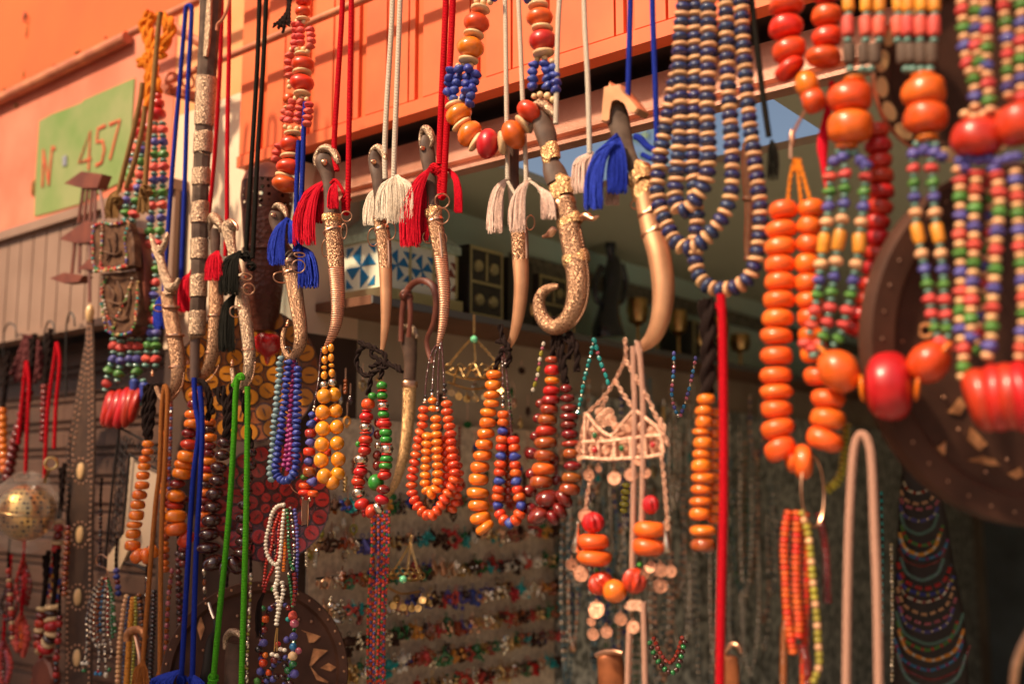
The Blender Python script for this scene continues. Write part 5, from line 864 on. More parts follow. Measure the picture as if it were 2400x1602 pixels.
for i in range(20): a = 2 * pi * i / 20; p = c + (u * cos(a) + v * sin(a)) * R0 * .92 + nq * .006; T.part('bone_scallop', MB().lathe(p, nq, [(R0 * .135, -.002), (R0 * .12, .003), (1e-5, .004)], 12, .55, u * -sin(a) + v * cos(a)), 'bon')
T.part('edge_wire', MB().ring(c + nq * .004, nq, R0 * 1.0, .003, 64, 6), 'cop')
# --- iron lattice frame with pale board
T = Thing('lattice_frame', 'black iron scrollwork frame with a pale board behind the matte orange strand', 'frame', P(280, 1010, .10))
mb = MB()
for c in ([(280, 1002), (268, 1100), (255, 1220), (246, 1330)], [(303, 1064), (296, 1150), (288, 1230), (282, 1290)], [(280, 1002), (330, 1028), (378, 1060)], [(303, 1064), (340, 1085), (372, 1100)], [(282, 1318), (320, 1325), (350, 1340)]): mb.tube(path(c, .10), .0035, 6)
T.part('bar', mb, 'irn'); mb = MB(); rnd = random.Random(3)
for i in range(26):
    t = i / 26; y = 1030 + t * 270; x = 289 - t * 24; c = P(x + (-1) ** i * 5, y, .10); mb.ring(c, -NN, 7.5 * S(c), 1.3 * S(c), 14, 5, 1.3)
for i in range(8): c = P(300 + i * 9.5, 1030 + i * 7 + (-1) ** i * 4, .10); mb.ring(c, -NN, 7 * S(c), 1.3 * S(c), 14, 5)
T.part('scrollwork', mb, 'irn'); poly(T, 'board', [(306, 1070), (372, 1104), (352, 1330), (286, 1310)], .112, .006, 'mir', .001); poly(T, 'ivory_corner', [(250, 1338), (252, 1303), (298, 1238), (312, 1222), (318, 1250), (300, 1290), (277, 1338)], .095, .005, mat('ivory_board', (.72, .50, .30), .5), .001)
# --- brass ball lamp in a plastic bag
m = mat('pierced_brass', (.85, .52, .18), .28, metal=1); n = m.node_tree; b = [x for x in n.nodes if x.type == 'BSDF_PRINCIPLED'][0]
v = n.nodes.new('ShaderNodeTexVoronoi'); v.inputs['Scale'].default_value = 80; v.inputs['Randomness'].default_value = .25; tc = n.nodes.new('ShaderNodeTexCoord'); n.links.new(tc.outputs['Object'], v.inputs['Vector'])
gt = n.nodes.new('ShaderNodeMath'); gt.operation = 'GREATER_THAN'; gt.inputs[1].default_value = .36; n.links.new(v.outputs['Distance'], gt.inputs[0]); n.links.new(gt.outputs[0], b.inputs['Alpha']); M['pbl'] = m
T = Thing('ball_lamp', 'pierced brass ball lamp wrapped in a clear plastic bag at the left edge', 'lamp', P(66, 1200, .05)); c = P(62, 1200, .05); s = S(c)
T.part('brass_ball', MB().lathe(c, ZZ, [(max(66 * s * sin(pi * i / 20), 1e-5), -66 * s * cos(pi * i / 20)) for i in range(21)], 32), 'pbl'); T.part('band', MB().ring(c + ZZ * .003, (ZZ + EX * .15).normalized(), 67 * s, 3 * s, 40, 6), 'bra'); T.part('dark_inner_ball', MB().ball(c, 55 * s, 20, 12), 'dwd')  # dark ball added inside so the piercings look shaded
T.part('ring', MB().ring(P(120, 1085, .03), tocam(120, 1085, .03), 13 * s, 3.5 * s, 20, 8), 'bra'); T.part('hook', MB().tube(path([(118, 1098), (110, 1112), (104, 1130)], .03), 3.5 * s, 6), 'bra')
m = mat('clear_plastic_film', (.9, .75, .62), .12, spec=.6, bump='noise', bs=45, bst=1.0); n = m.node_tree; b = [x for x in n.nodes if x.type == 'BSDF_PRINCIPLED'][0]; b.inputs['Alpha'].default_value = .13
mb = MB(); K1 = 26; vs = []
for i in range(K1 + 1):
    th = pi * i / K1
    for j in range(36):
        ph = 2 * pi * j / 36; r = 76 + 5 * sin(5 * ph + 3 * th) + 6 * sin(9 * ph - 4 * th) * sin(th) + 4 * sin(13 * ph + 7 * th); hh = -cos(th) * (88 + 8 * sin(3 * ph)) ; vs.append(c + (EX * cos(ph) + NN * sin(ph)) * (max(2, r * abs(sin(th)) ** .8)) * s + ZZ * hh * s)
mb.add(vs, [(i * 36 + j, i * 36 + (j + 1) % 36, (i + 1) * 36 + (j + 1) % 36, (i + 1) * 36 + j) for i in range(K1) for j in range(36)]); T.part('plastic_bag', mb, m)
# --- left edge cords and strings
for lab, cs in (('bright red cord loop hanging highest at left', [[(133, 802), (127, 850), (112, 960), (104, 1120)], [(134, 802), (140, 850), (132, 940), (127, 1050)]]), ('darker red cord loop at the far left', [[(62, 846), (56, 900), (48, 980), (42, 1040)], [(63, 846), (68, 900), (64, 1000), (60, 1110)]])):
    T = Thing('red_cord', lab, 'cord', P(cs[0][0][0], cs[0][0][1], .1), 'red cord loops at the left'); [T.part('cord', MB().tube(path(c, .1), 4.6 * S(P(*c[0], .1)), 8), 'Cred') for c in cs]
for lab, c, sp in (('dark red disc necklace slanting at the far left', [(68, 912), (58, 950), (50, 990), (40, 1020), (32, 1055), (24, 1090), (18, 1130)], 'M13/9'), ('dark red disc strand behind the bright red cord', [(105, 900), (104, 950), (103, 1000), (100, 1040)], 'M9/7'), ('amber disc strand cut by the left picture edge', [(6, 955), (6, 1000), (8, 1060), (12, 1110)], 'o11/9'),
    ('necklace of cream and red wooden rings at lower left', [(138, 1215), (136, 1255), (130, 1300)], 'c14/6 R12/9 E12/10'), ('cream and red wooden ring necklace near the bottom left', [(124, 1415), (122, 1450), (124, 1480), (110, 1510), (104, 1530)], 'c18/6 B17/9 c18/6 R19/11'), ('cream ring strand behind the plastic wrapped lamp', [(100, 1420), (96, 1460), (92, 1500), (98, 1530)], 'c14/6 E14/9 R14/10')):
    T = neck(lab, c[0][0], c[0][1], .12, 'red bead strings at the left edge'); strand(T, c, sp, .12); wool(T, [(c[0][0] + 14, c[0][1] - 130), (c[0][0] + 8, c[0][1] - 60), (c[0][0], c[0][1])], [(c[0][0] + 4, c[0][1] - 120), (c[0][0] + 6, c[0][1] - 60), (c[0][0] + 1, c[0][1])], r=5)
rnd = random.Random(11)
for i, (x, y0, y1, lab, sps) in enumerate(((55, 1310, 1420, 'cluster of dark red coral branches under the plastic bag', ['R5/8', 'E5/7', 'r5/9']), (50, 1440, 1530, 'bunch of orange coral tubes at the bottom left', ['j6/9', 'k6/8', 'T6/10']), (125, 1320, 1410, 'small bunch of red, blue and cream tubes at lower left', ['r4/6 Q4/9', 'c4/6 Q4/7 r4/5', 'y4/6 E5/5']), (8, 1500, 1600, 'pinkish cord bunch at the bottom left corner', ['f5/6', 'k6/6', 'E5/5']), (95, 1550, 1640, 'reddish leather charm with orange beads at the bottom left', ['u6/6', 'T6/6', 'E6/6']), (22, 1360, 1460, 'dark beaded string near the left edge', ['B5/6', 'E5/5', 'B6/6']))):
    T = neck(lab, x, y0, .13, 'charm clusters at the lower left')
    for k in range(5): a = (k - 2) * 6; strand(T, [(x, y0), (x + a, (y0 + y1) / 2 - 20), (x + a * 1.3 + rnd.uniform(-4, 4), (y0 + y1) / 2 + 10), (x + a * .6, y1 + rnd.uniform(-8, 8))], sps[k % 3], .13 + .004 * k, merge=True)
    wool(T, [(x + 4, y0 - 60), (x + 2, y0 - 30), (x, y0)], r=3.5, m='Cred')
T = Thing('leather_charm', 'reddish brown leather charm bag at the bottom left', 'charm', P(95, 1540, .12)); poly(T, 'pouch', [(72, 1565), (84, 1545), (100, 1538), (114, 1556), (122, 1590), (112, 1630), (76, 1630)], .115, .03, 'rwd', .006)
for i, (x, y, x2) in enumerate(((8, 765, 38), (155, 740, 175), (104, 760, 128))):
    solo('wall_hook', MB().tube(path([(x, y + 190), (x, y + 40), (x + 4, y + 5), ((x + x2) / 2, y - 8), (x2 - 2, y + 2), (x2, y + 25)], .2), .0028, 6), 'irn', ['thin iron S hook at the far left under the ribbed housing', 'thin iron hook left of the studded strap', 'thin iron hook above the bright red cord loop'][i], 'hook', P(x, y, .2), 'iron hooks under the housing')
T = Thing('wool_hank', 'dark maroon wool hank hanging under the ribbed housing at left', 'wool hank', P(70, 790, .15)); mb = MB()
for i in range(16): a = U(-26, 26); yarn(mb, [(70 + a * .4, 785), (70 + a, 830), (60 + a * 1.3, 870 + U(0, 30))], 5, .15)
T.part('strands', mb, mat('maroon_wool', (.10, .012, .012), .9))
# --- silver filigree pendants
M['con'] = mat('worn_copper_coin', (.74, .36, .22), .5, metal=.5, bump='scroll', bs=160, bst=.2, cavity=(.35, .14, .08))
def coin(T, x, y, r, off, m='con'):
    c = P(x, y, off); s = S(c); ax = (tocam(x, y, off) + Vector((U(-.4, .4), U(-.4, .4), U(-.4, .4)))).normalized()
    T.part('coin', MB().lathe(c, ax, [(1e-5, 0), (r * s * .25, .0008), (r * s * .3, 0), (r * s * .85, 0), (r * s * .9, .0008), (r * s, .0008), (r * s, -.0006), (1e-5, -.0006)], 20).ring(c + ZZ * (r + 3) * s, EX, 3 * s, .9 * s, 10, 5), m)
def chain(mb, pts, off, r=4.2, t=1.1):
    q = path(pts, off, 14); s = S(q[0]); prev = None; k = 0
    for i, p in enumerate(q):
        if prev is None or (p - prev).length > r * 1.45 * s:
            d = (q[min(i + 1, len(q) - 1)] - q[max(i - 1, 0)]).normalized(); a = d.cross(NN).normalized() if k % 2 else (d.cross(EX)).normalized(); mb.ring(p, a, r * s, t * s, 10, 4, .65, d); prev = p; k += 1
    return mb
M['fil'] = mat('pale_rose_filigree', (.86, .50, .34), .5, metal=.45, bump='scroll', bs=140, bst=.25, cavity=(.50, .24, .14))
T = Thing('filigree_pendant', 'large copper filigree pendant with red carved beads, orange discs and dangling coins', 'pendant', P(1465, 800, -.03), 'filigree jewellery'); of = -.03; T.off = of
mb = MB()
for c in ([(1465, 798), (1467, 830), (1462, 850), (1450, 875), (1440, 895)], [(1440, 895), (1415, 930), (1380, 965)], [(1445, 897), (1462, 925), (1482, 955)], [(1470, 850), (1490, 885), (1512, 920), (1535, 970), (1552, 1005), (1566, 1045)], [(1372, 975), (1362, 1030), (1358, 1085)], [(1382, 1130), (1376, 1165), (1372, 1200)], [(1550, 1068), (1556, 1120), (1562, 1190), (1566, 1240)], [(1420, 935), (1410, 955)], [(1548, 985), (1556, 1000)]): chain(mb, c, of, 6, 2.1); T.part('chain', mb, 'fil'); mb = MB()
mb = MB(); w1 = lambda c, r=3: wtube(mb, [(x, y, r) for x, y in c], of, 4, 8, 1)
for c in ([(1372, 1035), (1420, 1034), (1470, 1028), (1515, 1022), (1552, 1020)], [(1370, 1072), (1420, 1076), (1470, 1074), (1520, 1070), (1552, 1064)], [(1372, 966), (1370, 1035), (1368, 1075)], [(1375, 966), (1400, 1000), (1432, 1020), (1460, 990), (1488, 958)], [(1488, 960), (1520, 985), (1545, 1010), (1556, 1060)], [(1432, 1020), (1440, 1030)], [(1402, 1035), (1404, 1074)], [(1440, 1033), (1442, 1074)], [(1478, 1028), (1480, 1074)], [(1512, 1024), (1514, 1070)]): w1(c, 4.6)
T.part('frame', mb, 'fil'); poly(T, 'crown_plate', [(1376, 975), (1400, 1004), (1432, 1024), (1462, 996), (1488, 966), (1520, 990), (1544, 1014), (1550, 1030), (1374, 1040)], of + .010, .002, 'fil', 0); mb = MB()
for x, y, r in ((1412, 985, 16), (1432, 985, 12), (1425, 970, 14), (1470, 1000, 13), (1490, 985, 13), (1508, 1000, 12), (1392, 1010, 10), (1528, 1010, 10), (1420, 1054, 9), (1462, 1052, 9), (1498, 1050, 9), (1388, 1052, 8), (1532, 1045, 9), (1455, 1010, 9), (1405, 965, 9), (1445, 1000, 9)):
    c = P(x, y, of + .003); s = S(c); [mb.ring(c, tocam(x, y, of), r * f * s, 2.1 * s, 14, 4, .9) for f in (1, .6, .25)]
T.part('filigree', mb, 'fil'); poly(T, 'backing', [(1374, 1036), (1550, 1022), (1550, 1066), (1372, 1074)], of + .008, .002, 'fil', 0)
for x, y, mm in ((1394, 1020, 'glg'), (1394, 1054, 'rgl'), (1457, 1050, 'glg'), (1530, 1042, 'rgl')): c = P(x, y, of - .005); T.part('gem', MB().ball(c, 7 * S(c), 10, 7, 1.2), mm)
for x, y, r in ((1380, 1112, 14), (1403, 1098, 8), (1440, 1120, 16), (1479, 1112, 16), (1497, 1078, 13), (1512, 1108, 13), (1372, 1208, 17), (1340, 1322, 14), (1362, 1343, 19), (1398, 1428, 20), (1386, 1455, 11), (1390, 1485, 14), (1421, 1480, 14), (1455, 1450, 15), (1484, 1468, 15), (1525, 1328, 14), (1548, 1335, 16), (1548, 1372, 17), (1572, 1338, 14), (1510, 1345, 12), (1356, 1050, 8), (1358, 1072, 7)): coin(T, x, y, r, of - .004 * R())
put(T, 'H 1390 1224 27 25;h 1391 1269 38 19;h 1393 1306 41 18;H 1408 1366 31 27 -25;H 1488 1360 30 30 22;H 1525 1182 20 22;h 1522 1240 38 19;h 1520 1281 38 21;g 1399 1335 7 6;g 1499 1323 6 6;O 1441 1384 29 27 0 -.004')
for x in (1349, 1564): c = P(x, 1290, of); s = S(c); T.part('silver_cone', MB().lathe(c, (ZZ + EX * (.12 if x < 1400 else -.1)).normalized(), [(1e-5, -6 * s), (11 * s, -3 * s), (12 * s, 0), (8 * s, 25 * s), (3 * s, 60 * s), (5 * s, 64 * s), (1e-5, 70 * s)], 16), 'sil')
poly(T, 'leaf_plate', [(1458, 1420), (1475, 1405), (1500, 1405), (1514, 1422), (1512, 1435), (1490, 1430), (1475, 1432)], of, .003, 'fil', .001)
def smallfil(lab, pts, coins, off, gem, m='bra', r=3):
    T = Thing('filigree_pendant', lab, 'pendant', P(*pts[0][0], off), 'filigree jewellery'); mb = MB()
    for c in pts[:4]: T.part('chain', chain(MB(), c, off, r * 1.4, r * .45), m)
    mb = MB()
    for c in pts[4:]: wtube(mb, [(x, y, r) for x, y in c], off, 4, 6, 1)
    xs = [p[0] for p in pts[4]]; ys = pts[4][0][1]
    for i in range(10): x = min(xs) + (max(xs) - min(xs)) * (i + .5) / 10; c = P(x, ys - 12 + (i % 2) * 10, off); mb.ring(c, tocam(x, ys, off), 8 * S(c), 1.5 * S(c), 12, 4)
    T.part('frame', mb, m)
    for x, y in coins: coin(T, x, y, 9, off, m)
    c = P(*gem, off - .01); T.part('gem', MB().ball(c, 9 * S(c), 12, 8), mat('green_gem', (.25, .85, .45), .05, coat=1))
smallfil('blurred filigree pendant with green stone hanging under the shelf', [[(1111, 742), (1111, 790)], [(1108, 790), (1080, 820), (1050, 858)], [(1112, 792), (1140, 822), (1170, 856)], [(1111, 792), (1114, 845)], [(1046, 872), (1080, 884), (1120, 888), (1160, 882), (1180, 870)], [(1050, 895), (1110, 912), (1176, 895)], [(1062, 900), (1075, 860), (1092, 885), (1110, 850), (1130, 885), (1150, 858), (1165, 885)]], [(1058, 920), (1075, 928), (1094, 934), (1114, 934), (1136, 930), (1158, 924), (1172, 915)], .55, (1111, 795))
smallfil('small glittering filigree pendant before the pale earring board', [[(963, 1258), (962, 1275)], [(960, 1276), (940, 1310), (920, 1340)], [(963, 1280), (958, 1310), (955, 1345)], [(964, 1280), (975, 1320), (985, 1350)], [(908, 1350), (940, 1355), (970, 1360), (992, 1352)], [(905, 1372), (940, 1390), (985, 1385)], [(908, 1352), (905, 1372)]], [(922, 1418), (945, 1422), (965, 1425), (980, 1424), (930, 1402), (990, 1405)], .5, (945, 1357))
# --- seed strands column, turquoise strings, leather strap, back dagger
T = neck('long column of tiny red and green seed strands before the earring board', 890, 1190, .35, 'necklaces deeper in the shop'); T.off = .35
for i in range(9): x = 872 + i * 5; strand(T, [(x, 1195), (x - 3 + U(-3, 3), 1300), (x - 6 + U(-4, 4), 1400), (x - 8 + U(-4, 4), 1500), (x - 10, 1640)], ['k3.6/4 v3.6/4 T3.6/4', 'T3.6/5 V3.6/4', 'v3.6/4 r3.6/5 k3.6/4', 'V3.4/4 k3.6/5'][i % 4], .35 + .004 * (i % 3), merge=True, cord=False)
for lab, c, sp in (('turquoise and silver bead string hanging left under the shelf', [(1392, 790), (1385, 830), (1372, 880), (1362, 930), (1352, 980)], 'z5/6 S4/4 z6/6'), ('turquoise bead string beside the filigree pendant', [(1392, 790), (1405, 840), (1420, 880), (1432, 920)], 'z5.5/9 z5.5/9 f5/5'), ('thin violet seed necklace forming a V beneath the shelf', [(1580, 822), (1579, 870), (1575, 930), (1590, 975), (1600, 960), (1618, 900), (1632, 830)], 'V5/6 F5/6 S4/5 f5/5'), ('pearl and pink string beside the dark red necklace', [(1275, 800), (1266, 840), (1260, 880), (1245, 925)], 'W5/6 f4.5/5 Y5/8'), ('green and yellow string hanging low in the shop', [(1468, 1130), (1464, 1170), (1460, 1210)], 'Y10/7 Y12/8'), ('red and green curved necklace near the bottom in the shop', [(1520, 1500), (1540, 1545), (1570, 1575), (1590, 1560), (1605, 1500)], 'v7/6 B7/6'), ('inner red curve of the bottom shop necklace', [(1530, 1490), (1548, 1530), (1568, 1552), (1585, 1535), (1600, 1490)], 'E6/6 M6/6')):
    T = neck(lab, c[0][0], c[0][1], .5, 'necklaces deeper in the shop'); strand(T, c, sp, .5, merge=True)
T = Thing('leather_strap', 'knotted dark leather strap arching before the mosaic box', 'strap', P(950, 690, .4))
T.part('strap', wtube(wtube(MB(), [(940, 800, 6), (942, 740, 6), (948, 705, 8), (955, 680, 8), (972, 662, 8), (995, 658, 8), (1015, 672, 8), (1022, 710, 7), (1015, 760, 6), (1000, 800, 6), (1012, 850, 5)], .4, 5, 8, .4), [(960, 690, 7), (962, 740, 6), (958, 790, 6)], .4, 5, 8, .4), 'rwd'); T.part('knot', knotball(MB(), 952, 695, 14, .4, 5), 'rwd')
dagger('old brass dagger hanging deep in the shop behind the coral necklace', [(960, 900, 14), (958, 960, 13), (952, 1030, 12), (940, 1090, 10), (925, 1135, 8), (905, 1165, 5)], 0, [(960, 890, 13), (962, 840, 14), (958, 800, 18), (958, 785, 18)], cap=[(940, 790, 5), (946, 772, 7), (958, 766, 8), (970, 774, 7), (978, 792, 5)], ms='gsc', off=.42, bands=[(960, 900, 15, 14)])
M['dcp'] = mat('dark_orange_copper', (.42, .13, .045), .45, metal=.6, col2=(.26, .08, .03), ns=40)
# --- hilts at the bottom edge
for lab, h, cp, mm in (('engraved crescent topped hilt rising at the bottom left between cords', [(548, 1650, 22), (546, 1580, 20), (546, 1530, 18), (550, 1505, 16)], [(528, 1520, 6), (530, 1495, 8), (542, 1480, 9), (560, 1484, 8), (572, 1500, 4)], 'ssc'), ('pale horseshoe shaped hilt at the bottom left', [(320, 1700, 8), (328, 1560, 6), (322, 1510, 5), (316, 1482, 5)], [(298, 1502, 8), (300, 1484, 9), (315, 1474, 9), (332, 1478, 9), (342, 1494, 7)], 'inl'), ('copper hilt at the bottom under the filigree pendant', [(1436, 1690, 34), (1434, 1600, 32), (1430, 1545, 30), (1428, 1532, 27)], [(1397, 1535, 6), (1415, 1528, 7), (1440, 1526, 7), (1460, 1530, 6)], 'cop'), ('brass bottle shaped hilt right of the long red cord', [(1716, 1690, 22), (1714, 1600, 20), (1712, 1545, 18), (1712, 1535, 14)], [(1698, 1530, 4), (1712, 1510, 6), (1730, 1512, 6), (1738, 1530, 4)], 'cop')):
    T = Thing('dagger_hilt', lab, 'dagger hilt', P(h[-1][0], h[-1][1], .02), 'dagger hilts at the bottom edge'); T.part('grip', wtube(MB(), h, .02, 5, 18, .6), 'hrn' if mm == 'ssc' else ('dcp' if mm == 'cop' else 'cop')); T.part('pommel_cap', wtube(MB(), cp, .01, 5, 12, 1), mm)
T = Thing('knife', 'thin black knife with bright steel tip at bottom beside the green cord', 'knife', P(490, 1410, .0)); T.part('blade', wtube(MB(), [(489, 1411, 3), (495, 1432, 3.5), (501, 1448, 3)], 0, 4, 6, .4), 'sil'); T.part('handle', wtube(MB(), [(503, 1452, 4), (504, 1475, 5), (492, 1500, 8), (486, 1560, 12), (474, 1640, 14)], .0, 5, 10, .6), 'irn')
T = Thing('bronze_hook', 'orange bronze curved hook at the bottom right corner', 'hook', P(2380, 1602, -.1)); T.part('rod', MB().tube(path([(2420, 1470), (2398, 1510), (2380, 1560), (2372, 1640)], -.1), .0045, 8), 'cop')
T = [o for o in COL.objects if o.name.startswith('leather_pouch')][0]; TT = Thing.__new__(Thing); TT.e = T; TT.o = T.location.copy(); TT.n = 0; TT.over = None
mb = MB()
for c in ([(252, 560), (258, 590), (250, 610)], [(270, 545), (272, 580), (268, 600)], [(246, 590), (270, 596), (284, 590)], [(252, 670), (268, 690), (262, 720)], [(275, 660), (285, 690), (280, 730)], [(298, 665), (304, 700), (296, 740)], [(255, 705), (280, 712), (305, 702)], [(262, 740), (285, 750), (300, 744)]): TT.part('stitched_ridge', wtube(MB(), [(x, y, 3) for x, y in c], .035 if c[0][1] < 620 else .055, 5, 6, 1), 'lea')
# more strings crowding the lower left
random.seed(5)
for i, (x, y0, y1, sp, lab) in enumerate(((384, 1010, 1340, 'o11/8 u11/8 o10/7', 'faded orange disc strand hidden behind the orange cords'), (402, 930, 1240, 'V4.5/4 E4.5/4 u4/4', 'thin violet and maroon seed string left of the amber necklace'), (418, 1290, 1602, 'Z9/7 E8/7', 'dark brown disc string left of the lower blue cords'), (478, 1330, 1602, 'S5/10 x3/3 u5/8', 'silver and copper tube string between blue and green cords'), (532, 1400, 1610, 'S4/9 v4/4', 'glassy drop string over the dark wooden tray'), (588, 1340, 1602, 'S5/11 Y4/4 S4/5', 'long silver drop string right of the green cords'), (345, 1350, 1602, 'x6/5 Z6/5', 'black bead string beneath the matte orange strand'), (272, 1330, 1400, 'V8/7 b8/7 E7/6', 'short violet bead bunch under the ivory board'), (160, 1230, 1400, 'E8/6 u8/6', 'dim maroon string beside the studded strap'), (236, 1190, 1330, 'x5/5 Z5/5', 'thin black string between strap and iron frame'), (20, 1330, 1500, 'R7/7 E6/6 c6/4', 'red and cream string at the lower left edge'), (140, 1440, 1602, 'E7/7 R8/7 x6/6', 'dim red and black string at the lower left'), (430, 1240, 1330, 'M12/9 Z12/9', 'maroon disc tail under the amber necklace'))):
    T = neck(lab, x, y0, .09, 'strings crowding the lower left'); d = U(-8, 8)
    strand(T, [(x, y0), (x + d * .4, (y0 * 2 + y1) / 3), (x + d, (y0 + 2 * y1) / 3), (x + d * 1.2, y1)], sp, .09, merge=sp[0] in 'VSxE'); wool(T, [(x + 3, y0 - 70), (x, y0 - 30), (x, y0)], r=3); finish(T)
# ================================================================ INSIDE THE SHOP
def oo(p): return (p - CAM).dot(NN) - C0
def Q(o, c, z): return CAM + EX * (C1 + c) + NN * (C0 + o) + ZZ * (z - 1.5)   # o into the shop, c out from the side wall, z up
zs = PW(870, 690, .22).z
T = Thing('wall_shelf', 'brown wooden shelf along the inner side wall', 'shelf', Q(oo(PW(870, 690, .22)), .1, zs)); o0 = oo(PW(870, 690, .22))
def qbox(o0, o1, c0, c1, z0, z1, bev=0): return MB().prism([Q(o0, c0, z0), Q(o1, c0, z0), Q(o1, c0, z1), Q(o0, c0, z1)], EX * (c1 - c0), bev)
T.part('board', qbox(o0, 6.1, .002, .22, zs - .022, zs), mat('shelf_brown', (.22, .09, .045), .5, col2=(.15, .06, .03), ns=8, bump='fiber', bs=60, bst=.2)); T.part('front_edge', qbox(o0, 6.1, .2205, .226, zs - .02, zs - .002), mat('grey_edge', (.16, .15, .14), .4))
M['gdk'] = mat('dark_lacquer', (.03, .025, .02), .3, coat=.4); M['gtr'] = mat('pale_gold_trim', (.75, .65, .38), .3, metal=.9); M['mos'] = mat('ivory_mosaic', (.80, .76, .58), .4); M['mbl'] = mat('blue_mosaic', (.01, .16, .35), .3); M['mbr'] = mat('brown_mosaic', (.22, .05, .03), .4)
a0, a1 = oo(PW(900, 690, .20)), oo(PW(1068, 720, .20)); T = Thing('mosaic_box', 'ivory and blue mosaic casket with hipped lid on the shelf', 'box', Q(a0, .12, zs)); H = .155
T.part('body', qbox(a0, a1, .03, .20, zs + .03, zs + H, .002), 'mos'); T.part('base', qbox(a0 - .015, a1 + .015, .015, .215, zs + .001, zs + .029, .003), 'gtr')
mb = MB(); b0 = [Q(a0 - .01, .02, zs + H), Q(a1 + .01, .02, zs + H), Q(a1 + .01, .21, zs + H), Q(a0 - .01, .21, zs + H)]; b1 = [p + ZZ * .02 for p in b0]; b2 = [Q(a0 + .05, .07, zs + H + .085), Q(a1 - .05, .07, zs + H + .085), Q(a1 - .05, .15, zs + H + .085), Q(a0 + .05, .15, zs + H + .085)]
mb.add(b0 + b1 + b2, [(0, 1, 2, 3), (8, 9, 10, 11)] + [(j * 4 + i, j * 4 + (i + 1) % 4, j * 4 + 4 + (i + 1) % 4, j * 4 + 4 + i) for j in (0, 1) for i in range(4)]); T.part('lid', mb, mat('mint_mosaic', (.55, .68, .50), .35, col2=(.35, .42, .28), ns=60), smooth=False)
zz0, zz1 = zs + .036, zs + H - .006; nP = 3; wd = (a1 - a0) / nP; mb, mr, mg = MB(), MB(), MB()
def pinw(C, U_, V_, h, mb_, e):
    for i in range(4):
        u, v = [(U_, V_), (V_, -U_), (-U_, -V_), (-V_, U_)][i]; mb_.prism([C, C + u * h, C + u * h * .55 + v * h * .55], e); mb_.prism([C + u * h * .95 + v * h * .95, C + u * h * .95 + v * h * .5, C + u * h * .5 + v * h * .95], e)
for i in range(nP): pinw(Q(a0 + wd * (i + .5), .2002, (zz0 + zz1) / 2), NN * (wd / .12 if 0 else 1), ZZ, min(wd, zz1 - zz0) * .46, mb if i < 2 else mr, EX * .0022)
pinw(Q(a0 - .0002, .115, (zz0 + zz1) / 2), EX, ZZ, .055, mb, NN * -.0022)
for i in range(nP + 1): mg = MB(); mg.prism([Q(a0 + wd * i - .004, .2001, zz0), Q(a0 + wd * i + .004, .2001, zz0), Q(a0 + wd * i + .004, .2001, zz1), Q(a0 + wd * i - .004, .2001, zz1)], EX * .004); T.part('gold_strip', mg, 'gtr', smooth=False)
T.part('mosaic_pattern', mb, 'mbl', smooth=False); T.part('mosaic_pattern', mr, 'mbr', smooth=False, label='brown pinwheel mosaic')
def cabinet(lab, px0, px1, h, c1=.19, gold=True):
    o0, o1 = oo(PW(px0, 730, c1)), oo(PW(px1, 740, c1)); T = Thing('jewellery_box', lab, 'box', Q(o0, .1, zs), 'dark boxes on the shelf'); T.part('case', qbox(o0, o1, .05, c1, zs, zs + h, .003), 'gdk')
    if gold:
        mb = MB(); w_ = (o1 - o0)
        for f0, f1, g0, g1 in ((0.02, .07, 0, 1), (.93, .98, 0, 1), (.07, .93, 0, .07), (.07, .93, .93, 1), (.07, .93, .46, .52), (.47, .53, .52, .93)): mb.prism([Q(o0 + w_ * f0, c1 + .001, zs + h * g0 + .002), Q(o0 + w_ * f1, c1 + .001, zs + h * g0 + .002), Q(o0 + w_ * f1, c1 + .001, zs + h * g1 - .002), Q(o0 + w_ * f0, c1 + .001, zs + h * g1 - .002)], EX * .003)
        T.part('gold_frame', mb, 'gtr', smooth=False)
        for fx, fz in ((.27, .72), (.73, .72), (.3, .25), (.7, .25)): T.part('medallion', MB().lathe(Q(o0 + w_ * fx, c1, zs + h * fz), EX, [(h * .09, 0), (h * .08, .006), (1e-5, .008)], 14), 'gtr')
cabinet('black and gold panelled jewellery box beside the mosaic casket', 1098, 1178, .20); cabinet('plain dark box behind the black and gold one', 1190, 1250, .20, .17, False); cabinet('small gold trimmed black chest behind the copper dagger', 1262, 1330, .17, .18)
cabinet('low dark chest with gold frame at the far end of the shelf', 1620, 1700, .14, .18)
T = Thing('stone_figurine', 'glossy black carved figurine standing on the shelf', 'figurine', P(1430, 780, 1.6)); pw = PW(1432, 780, .13); of_ = oo(pw)
def fig(pts, fl=.8): L = cr([tuple(p) for p in pts], 5); c = [PW(a[0], a[1], .13) for a in L]; return MB().tube(c, [a[2] * S(p) for a, p in zip(L, c)], 14, True, fl)
T.e.location = pw; T.o = pw; m = mat('black_glossy_stone', (.02, .022, .035), .12, coat=.8, bump='noise', bs=30, bst=.6)
T.part('body', fig([(1425, 790, 44), (1424, 770, 42), (1426, 730, 30), (1432, 690, 24), (1436, 650, 27), (1438, 620, 22), (1432, 596, 12), (1431, 580, 15), (1432, 560, 13), (1431, 548, 4)]), m); T.part('arm', fig([(1410, 625, 9), (1396, 660, 9), (1398, 700, 8), (1418, 715, 8)]), m); T.part('arm', fig([(1456, 620, 9), (1466, 660, 9), (1460, 700, 8), (1440, 712, 8)]), m)
